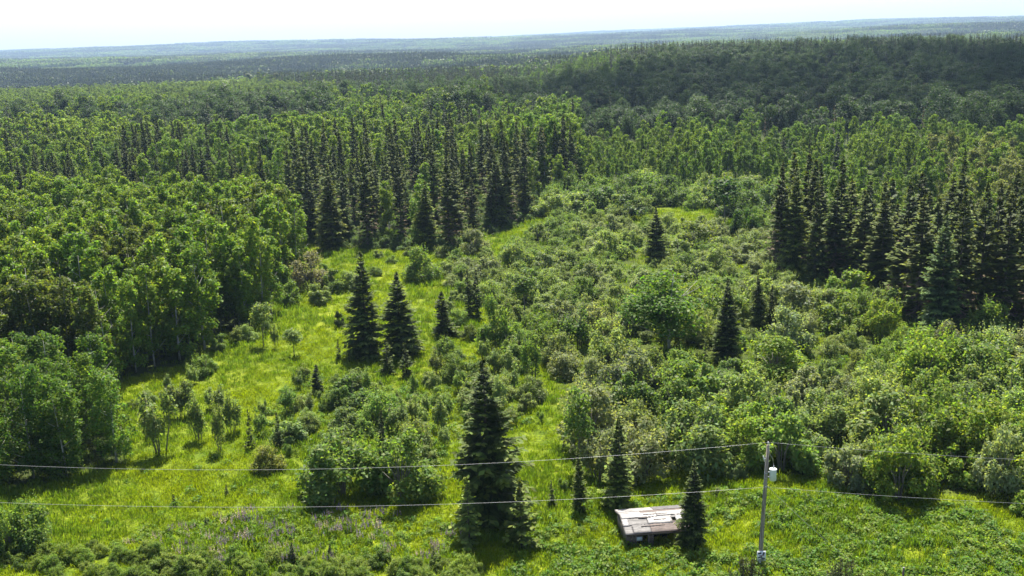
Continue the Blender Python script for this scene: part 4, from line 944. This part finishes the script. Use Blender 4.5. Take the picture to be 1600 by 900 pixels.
# ------------------------------------------------------------------ shed
def wood(name, c1, c2, sc=3, st=(.35, 6, 6), **k): return simple_material(name, c1, c2, sc, .85, st, .35, **k)
M['board'] = wood('weathered_board', (.09, .075, .065), (.24, .21, .19)); M['board_dark'] = wood('dark_board', (.06, .045, .04), (.16, .12, .1))
M['sheet'] = simple_material('bleached_sheet', (.12, .114, .11), (.34, .325, .315), 2.2, .55, (.5, 3, 3), .15); M['sheet_grey'] = simple_material('grey_sheet', (.05, .047, .046), (.15, .143, .14), 2.5, .6, (.6, 3, 3), .2)
M['sheet_rust'] = simple_material('rusted_sheet', (.05, .038, .033), (.16, .125, .11), 2.5, .75, (.5, 4, 4), .25)
M['black'] = simple_material('shed_dark', (.02, .018, .016), (.04, .035, .03), 4, .9)
def build_shed():
    A = g(980, 856); B = g(1062, 852); c0 = (A[:2] + B[:2]) / 2; yaw = math.radians(5.0); L, Dp, hw, hr = 5.0, 3.5, 1.25, 1.75
    A0 = A[:2]; cx = A0 + np.array([math.cos(yaw), math.sin(yaw)]) * L / 2 + np.array([-math.sin(yaw), math.cos(yaw)]) * Dp / 2
    e = empty('old_shed', (cx[0], cx[1], float(terrain(*cx))), yaw); tag(e, 'old low shed with a patchy bleached sheet roof in the weeds by the road', 'shed'); PLACED.append((cx[0], cx[1], 3))
    r = np.random.default_rng(3)
    def b(nm, c, s, mat, rot=None):
        m = MB(); m.box((0, 0, 0), s); o = obj(nm, m.mesh(nm, M[mat]), e, c); 
        if rot: o.rotation_euler = rot
        return o
    x0, x1, y0, y1 = -L / 2, L / 2, -Dp / 2, Dp / 2
    # walls board by board; the front is open in the middle
    n = 20; wd = Dp / n
    for sx in (x0, x1):
        for i in range(n):
            yy = y0 + (i + .5) * wd; h = hw + (hr - hw) * (1 - abs(yy) / (Dp / 2)) - .06 - r.uniform(0, .05)
            b('wall_board', (sx + r.uniform(-.008, .008), yy, h / 2 - .05), (.025, wd - .012, h + .1), 'board' if r.random() < .7 else 'board_dark')
    n = 28; wd = L / n
    for i in range(n):
        xx = x0 + (i + .5) * wd
        b('wall_board', (xx, y1 - .02 + r.uniform(-.008, .008), hw / 2 - .05), (wd - .012, .025, hw), 'board')
        if i < 4 or i > 19 or (i in (9, 10)): b('wall_board', (xx, y0 + .02 + r.uniform(-.008, .008), hw / 2 - .08), (wd - .012, .025, hw - .08), 'board_dark')
    for xx in (x0 + .04, -.9, 1.1, x1 - .04):
        b('post', (xx, y0 + .1, hw / 2 - .05), (.1, .1, hw), 'board'); b('post', (xx, y1 - .1, hw / 2 - .05), (.1, .1, hw), 'board')
    b('floor', (0, 0, .06), (L - .1, Dp - .1, .08), 'black')
    for yy, zz in ((y0 + .05, hw - .02), (y1 - .05, hw - .02), (0, hr - .05)): b('beam', (0, yy, zz - .06), (L - .06, .09, .1), 'board')
    pitch = math.atan2(hr - hw, Dp / 2); sl = math.hypot(hr - hw, Dp / 2) + .22
    for xx in np.linspace(x0 + .1, x1 - .1, 8):
        for sg in (-1, 1): b('rafter', (xx, sg * (Dp / 4 + .1), (hr + hw) / 2 - .06), (.06, sl, .09), 'board', (-sg * pitch, 0, 0))
    f = b('window', (x0 + .9, y0 - .012, .7), (.45, .04, .36), 'sheet'); m = MB(); m.box((0, -.024, 0), (.36, .01, .27)); obj('pane', m.mesh('pane', M['glass']), f)
    # roof sheets: rows of long sheets, some bleached, some rusted, some slipped or missing
    def sheet(xa, xb, sg, s0, s1, mat, lift=0, rz=0, sag=.0):
        m = MB(); nx = max(4, int((xb - xa) / .12)); X_ = np.linspace(xa, xb, nx + 1); S_ = np.linspace(s0, s1, 5); V = []
        for top in (0, -.012):
            for i_, xx in enumerate(X_):
                for s in S_: V.append((xx - (xa + xb) / 2, (s - (s0 + s1) / 2), top + .012 * (i_ % 2) - sag * math.sin((s - s0) / (s1 - s0) * 3.14) + r.normal() * .004))
        k = (nx + 1) * 5; q = []
        for i_ in range(nx):
            for j in range(4):
                a_ = i_ * 5 + j; q += [(a_, a_ + 5, a_ + 6, a_ + 1), (k + a_, k + a_ + 1, k + a_ + 6, k + a_ + 5)]
        for i_ in range(nx): q += [(i_ * 5, k + i_ * 5, k + i_ * 5 + 5, i_ * 5 + 5), (i_ * 5 + 4, i_ * 5 + 9, k + i_ * 5 + 9, k + i_ * 5 + 4)]
        for j in range(4): q += [(j, j + 1, k + j + 1, k + j), (nx * 5 + j, k + nx * 5 + j, k + nx * 5 + j + 1, nx * 5 + j + 1)]
        m.add(V, q); sm = (s0 + s1) / 2
        o = obj('roof_sheet', m.mesh('roof_sheet', M[mat]), e, ((xa + xb) / 2, sg * math.cos(pitch) * sm, hr + .07 - math.sin(pitch) * sm + lift))
        o.rotation_euler = (-sg * pitch, 0, rz + r.normal() * .008); return o
    xl, xr = x0 - .18, x1 + .18; S = sl
    back = [(xl, -1.0, 'sheet', 0), (-1.08, .7, 'sheet_rust', .015), (.62, xr, 'sheet_rust', 0)]
    for xa, xb, mt, lf in back: sheet(xa, xb, 1, .02, .95, mt, lf); 
    for xa, xb, mt, lf in [(xl, .1, 'sheet', 0), (.02, xr, 'sheet_grey', .015)]: sheet(xa, xb, 1, .88, S, mt, lf + .02)
    sheet(xl, .05, -1, .0, .5, 'sheet', .03); sheet(-.02, xr, -1, -.02, .46, 'sheet', .045, .006)
    sheet(xl, -2.2, -1, .46, 1.3, 'sheet', .02); sheet(-2.25, -.75, -1, .46, 1.25, 'sheet_grey', .01, .01, .05); sheet(-.8, 1.0, -1, .42, 1.25, 'sheet', .03, -.006); sheet(1.3, xr, -1, .42, 1.25, 'sheet', .035)
    sheet(.9, 1.4, -1, .42, .7, 'sheet_grey', .02); sheet(.9, 1.4, -1, 1.02, 1.25, 'sheet_rust', .02)
    sheet(xl, -2.0, -1, 1.2, S + .1, 'sheet_grey', .0, 0, .02); sheet(-2.05, -.7, -1, 1.2, S + .06, 'sheet_grey', .012); sheet(-.75, 1.2, -1, 1.2, S + .08, 'sheet_rust', .02); sheet(1.15, xr, -1, 1.2, S - .05, 'sheet_rust', .01, .01)
    for sg in (-1, 1):
        for sx in (xl + .02, xr - .02): b('barge_board', (sx, sg * math.cos(pitch) * S / 2, hr - math.sin(pitch) * S / 2 - .01), (.03, S, .14), 'board', (-sg * pitch, 0, 0))
    b('eave_board', (-.2, -math.cos(pitch) * S - .02, hr - math.sin(pitch) * S - .06), (L - .5, .03, .12), 'board_dark')
    for i in range(5): b('roof_batten', (r.uniform(-2, 2), -math.cos(pitch) * (.25 + .3 * i) + .02, hr - math.sin(pitch) * (.25 + .3 * i) + .125), (r.uniform(.9, 2.2), .06, .025), 'board', (pitch, 0, r.normal() * .02))
M['glass'] = simple_material('old_pane', (.3, .36, .38), (.5, .56, .58), 2, .12, spec=.5)
build_shed()

# ------------------------------------------------------------------ pole, transformer, wires, notice, fence post
M['pole'] = simple_material('pole_wood', (.13, .105, .085), (.34, .29, .25), 5, .85, (3, 3, .18), .4)
M['can'] = simple_material('transformer_grey', (.5, .53, .56), (.6, .63, .65), 3, .4, spec=.5); M['lid'] = simple_material('transformer_lid', (.7, .71, .71), (.8, .8, .8), 3, .35)
M['porcelain'] = simple_material('porcelain', (.45, .45, .46), (.6, .6, .6), 3, .25, spec=.5); M['steel'] = simple_material('galvanised', (.28, .29, .3), (.45, .46, .47), 8, .45, metallic=.7)
M['wire'] = simple_material('aluminium_wire', (.3, .3, .3), (.36, .36, .36), 3, .45, metallic=.3); M['paper'] = simple_material('notice_white', (.7, .7, .72), (.8, .8, .8), 3, .6)
M['ink'] = simple_material('notice_ink', (.03, .03, .05), (.07, .07, .1), 9, .6); M['ink_red'] = simple_material('notice_tint', (.25, .15, .2), (.4, .3, .34), 9, .6)
PB = g(1187, 884); PT = PB + np.array([.38, .06, 8.9])
def pole(name, base, top, label, transformer):
    e = empty(name, base); tag(e, label, 'utility pole'); d = top - base; H = d[2]
    def on(z): return d * (z / H)
    m = MB(); m.tube([on(-.4), on(0), on(H * .33), on(H * .66), on(H)], [.165, .16, .14, .12, .1], 12); obj('shaft', m.mesh('pole_shaft', M['pole'], True), e)
    m = MB(); p = on(H); m.tube([p, p + (0, 0, .12)], [.02, .02], 6); obj('top_pin', m.mesh('top_pin', M['steel'], True), e)
    m = MB(); m.tube([p + (0, 0, .1), p + (0, 0, .15), p + (0, 0, .19), p + (0, 0, .24)], [.05, .07, .05, .03], 8); obj('insulator', m.mesh('insulator', M['porcelain'], True), e)
    p = on(H - 2.95); m = MB(); m.tube([p + (0, -.12, 0), p + (0, -.2, 0)], [.05, .05], 8); obj('neutral_clamp', m.mesh('neutral_clamp', M['porcelain'], True), e)
    m = MB(); m.tube([on(.3) + (-.16, -.03, 0), on(H * .5) + (-.135, -.03, 0), on(H - .8) + (-.112, -.03, 0)], .012, 4); obj('ground_wire', m.mesh('ground_wire', M['steel']), e)
    for k in range(2):
        m = MB(); p = on(H - 2.0 - .35 * k); m.tube([p + (0, 0, -.03), p + (0, 0, .03)], [.128, .127], 12); obj('band', m.mesh('band', M['steel'], True), e)
    if transformer:
        p = on(H - 2.05) + np.array([.43, -.12, 0]); m = MB(); m.tube([p + (0, 0, -.45), p + (0, 0, -.42), p + (0, 0, .3), p + (0, 0, .33)], [.2, .23, .23, .22], 16)
        c = obj('transformer', m.mesh('transformer_can', M['can'], True), e)
        m = MB(); m.tube([p + (0, 0, .33), p + (0, 0, .37), p + (0, 0, .41), p + (0, 0, .43)], [.26, .26, .18, .03], 16); obj('lid', m.mesh('transformer_lid', M['lid'], True), c)
        m = MB(); m.tube([p + (.03, -.03, .41), p + (.03, -.03, .5), p + (.03, -.03, .56), p + (.03, -.03, .64)], [.04, .055, .035, .02], 8); obj('bushing', m.mesh('bushing', M['porcelain'], True), c)
        m = MB(); m.box(p + (-.27, .05, .12), (.14, .08, .06)); m.box(p + (-.27, .05, -.22), (.14, .08, .06)); obj('bracket', m.mesh('bracket', M['steel']), c)
        m = MB(); q = on(H - .1); m.tube([p + (.03, -.03, .64), p + (-.05, -.02, 1.1), q + (.1, -.06, -.5), q + (.05, 0, .2)], .012, 4); obj('drop_lead', m.mesh('drop_lead', M['wire']), c)
        q = on(H - .95) + np.array([-.2, -.08, 0]); m = MB(); m.tube([q + (0, 0, -.22), q + (-.03, 0, 0), q + (-.1, 0, .22)], [.035, .05, .03], 8); o = obj('fuse_cutout', m.mesh('fuse_cutout', M['porcelain'], True), e)
        m = MB(); m.box(q + (.07, .03, 0), (.14, .04, .05)); obj('cutout_bracket', m.mesh('cutout_bracket', M['steel']), o)
    return e, on
e, on = pole('utility_pole', PB, PT, 'weathered wooden utility pole carrying a grey transformer at the right of the shed', True)
L2 = np.array([-56., 70., 0]); L2[2] = float(terrain(L2[0], L2[1])); R2 = np.array([80., 57., 0]); R2[2] = float(terrain(R2[0], R2[1]))
pole('utility_pole', L2, L2 + (0, 0, 8.9), 'next utility pole along the line to the left of the view', False); pole('utility_pole', R2, R2 + (0, 0, 8.9), 'next utility pole along the line to the right of the view', False)
def wire(a, b, sag, name, label, rad=.0085, n=40):
    t = np.linspace(0, 1, n)[:, None]; P = a * (1 - t) + b * t; P[:, 2] -= sag * 4 * t[:, 0] * (1 - t[:, 0])
    m = MB(); m.tube(P - a, rad, 5); o = obj(name, m.mesh(name, M['wire'], True), loc=a); tag(o, label, 'wire'); return o
top = PB + on(9.1); neu = PB + on(8.9 - 2.95) + (0, -.2, 0)
wire(top, L2 + (0, 0, 9.1), 1.9, 'power_line', 'upper power line running left from the pole top across the big spruce'); wire(top, R2 + (0, 0, 9.1), 1.4, 'power_line', 'upper power line running right from the pole top')
wire(neu, L2 + (0, -.2, 5.95), 1.5, 'power_line', 'lower power line running left from the pole behind the shed spruce'); wire(neu, R2 + (0, -.2, 5.95), 1.2, 'power_line', 'lower power line running right from the pole over the verge')
GA = g(1352, 893); m = MB(); t = np.linspace(0, 1, 24)[:, None]; a = PB + on(6.0) + (.1, 0, 0); P = a * (1 - t) + GA * t; P[:, 2] -= .25 * 4 * t[:, 0] * (1 - t[:, 0])
m.tube(P - a, .011, 5); tag(obj('guy_wire', m.mesh('guy_wire', M['wire'], True), loc=a), 'thin guy wire slanting down from the pole into the verge on its right', 'wire')
# notice on the pole
def notice():
    c = PB + on(.83) + (0.02, -.19, 0); e = empty('notice_sign', c); tag(e, 'white printed notice fixed low on the utility pole', 'sign')
    m = MB(); m.box((0, 0, 0), (.6, .02, .78)); obj('panel', m.mesh('panel', M['paper']), e); r = np.random.default_rng(8)
    def ink(x, z, w, h, mt, rot=0):
        q = MB(); ca, sa = math.cos(rot), math.sin(rot); q.box((x, -.013, z), (w, .004, h), np.array([[ca, 0, -sa], [0, 1, 0], [sa, 0, ca]])); obj('print', q.mesh('print', M[mt]), e)
    ink(-.12, .22, .24, .14, 'ink', .1); ink(.15, .2, .14, .2, 'ink', -.3); ink(.02, .05, .34, .1, 'ink_red', .15); ink(-.1, -.08, .3, .08, 'ink', .25); ink(.12, -.16, .26, .1, 'ink', -.1); ink(0, -.27, .42, .05, 'ink', .05)
    m = MB(); m.box((-.08, 0, -.5), (.16, .016, .16)); obj('tab', m.mesh('tab', M['paper']), e)
notice()
P = g(1410, 915); e = empty('fence_post', P); m = MB(); m.tube([(0, 0, -.2), (.01, 0, .6), (.02, 0, 1.28)], [.075, .07, .065], 8); obj('shaft', m.mesh('fence_post_shaft', M['board_dark'], True), e)
m = MB(); m.tube([(.02, 0, 1.28), (.02, 0, 1.33)], [.07, .06], 8); obj('cap', m.mesh('fence_post_cap', M['sheet'], True), e); tag(e, 'short dark wooden post with a pale top at the bottom edge, right of the pole', 'post')
P = g(977, 511); e = empty('fallen_log', P + (0, 0, .25), math.radians(115)); m = MB(); m.tube([(-1.9, 0, 0), (-.5, .06, .1), (.6, 0, .06), (1.9, -.1, 0)], [.17, .16, .14, .1], 8); obj('trunk', m.mesh('fallen_trunk', M['dead_wood'], True), e)
m = MB(); m.tube([(.4, 0, .1), (.8, .5, .25), (1.0, .9, .2)], [.07, .05, .02], 6); obj('limb', m.mesh('fallen_limb', M['dead_wood'], True), e); tag(e, 'bleached fallen log lying in the grass left of the big bright birch', 'log')

# ------------------------------------------------------------------ an unseen cloud above the wood on the right, added well over the frame to cast shade, and the haze
def shade_cloud():
    r = np.random.default_rng(12); import bmesh; bm = bmesh.new()
    for i in range(46):
        a, q = r.uniform(0, 6.283), r.random() ** .5; x, y = 330 * q * math.cos(a), 215 * q * math.sin(a); s = r.uniform(55, 105) * (1.15 - .5 * q)
        bmesh.ops.create_icosphere(bm, subdivisions=3, radius=1, matrix=Matrix.Translation((x, y, s * .35)) @ Matrix.Diagonal((s * 1.15, s, s * .6, 1)))
    me = bpy.data.meshes.new('shade_cloud'); bm.to_mesh(me); bm.free(); m, t = newmat('cloud_vapour'); pv = t.nodes.new('ShaderNodeVolumePrincipled')
    pv.inputs['Color'].default_value = (1, 1, 1, 1); pv.inputs['Density'].default_value = .018; pv.inputs['Anisotropy'].default_value = .5
    t.links.new(pv.outputs[0], t.nodes['Material Output'].inputs['Volume']); me.materials.append(m)
    tag(obj('shade_cloud', me, loc=(340, 1015, 900)), 'unseen white cloud high above the wood on the right', 'shade_cloud')
shade_cloud()
m, t = newmat('haze_air'); pv = t.nodes.new('ShaderNodeVolumePrincipled'); pv.inputs['Color'].default_value = (.5, .7, 1, 1); pv.inputs['Density'].default_value = 7.5e-5; pv.inputs['Anisotropy'].default_value = .2
t.links.new(pv.outputs[0], t.nodes['Material Output'].inputs['Volume'])
hb = MB(); hb.box((0, 0, 95), (28000, 28000, 290)); tag(obj('haze', hb.mesh('haze', m)), 'pale blue summer haze over the far forest', None, None, 'stuff')
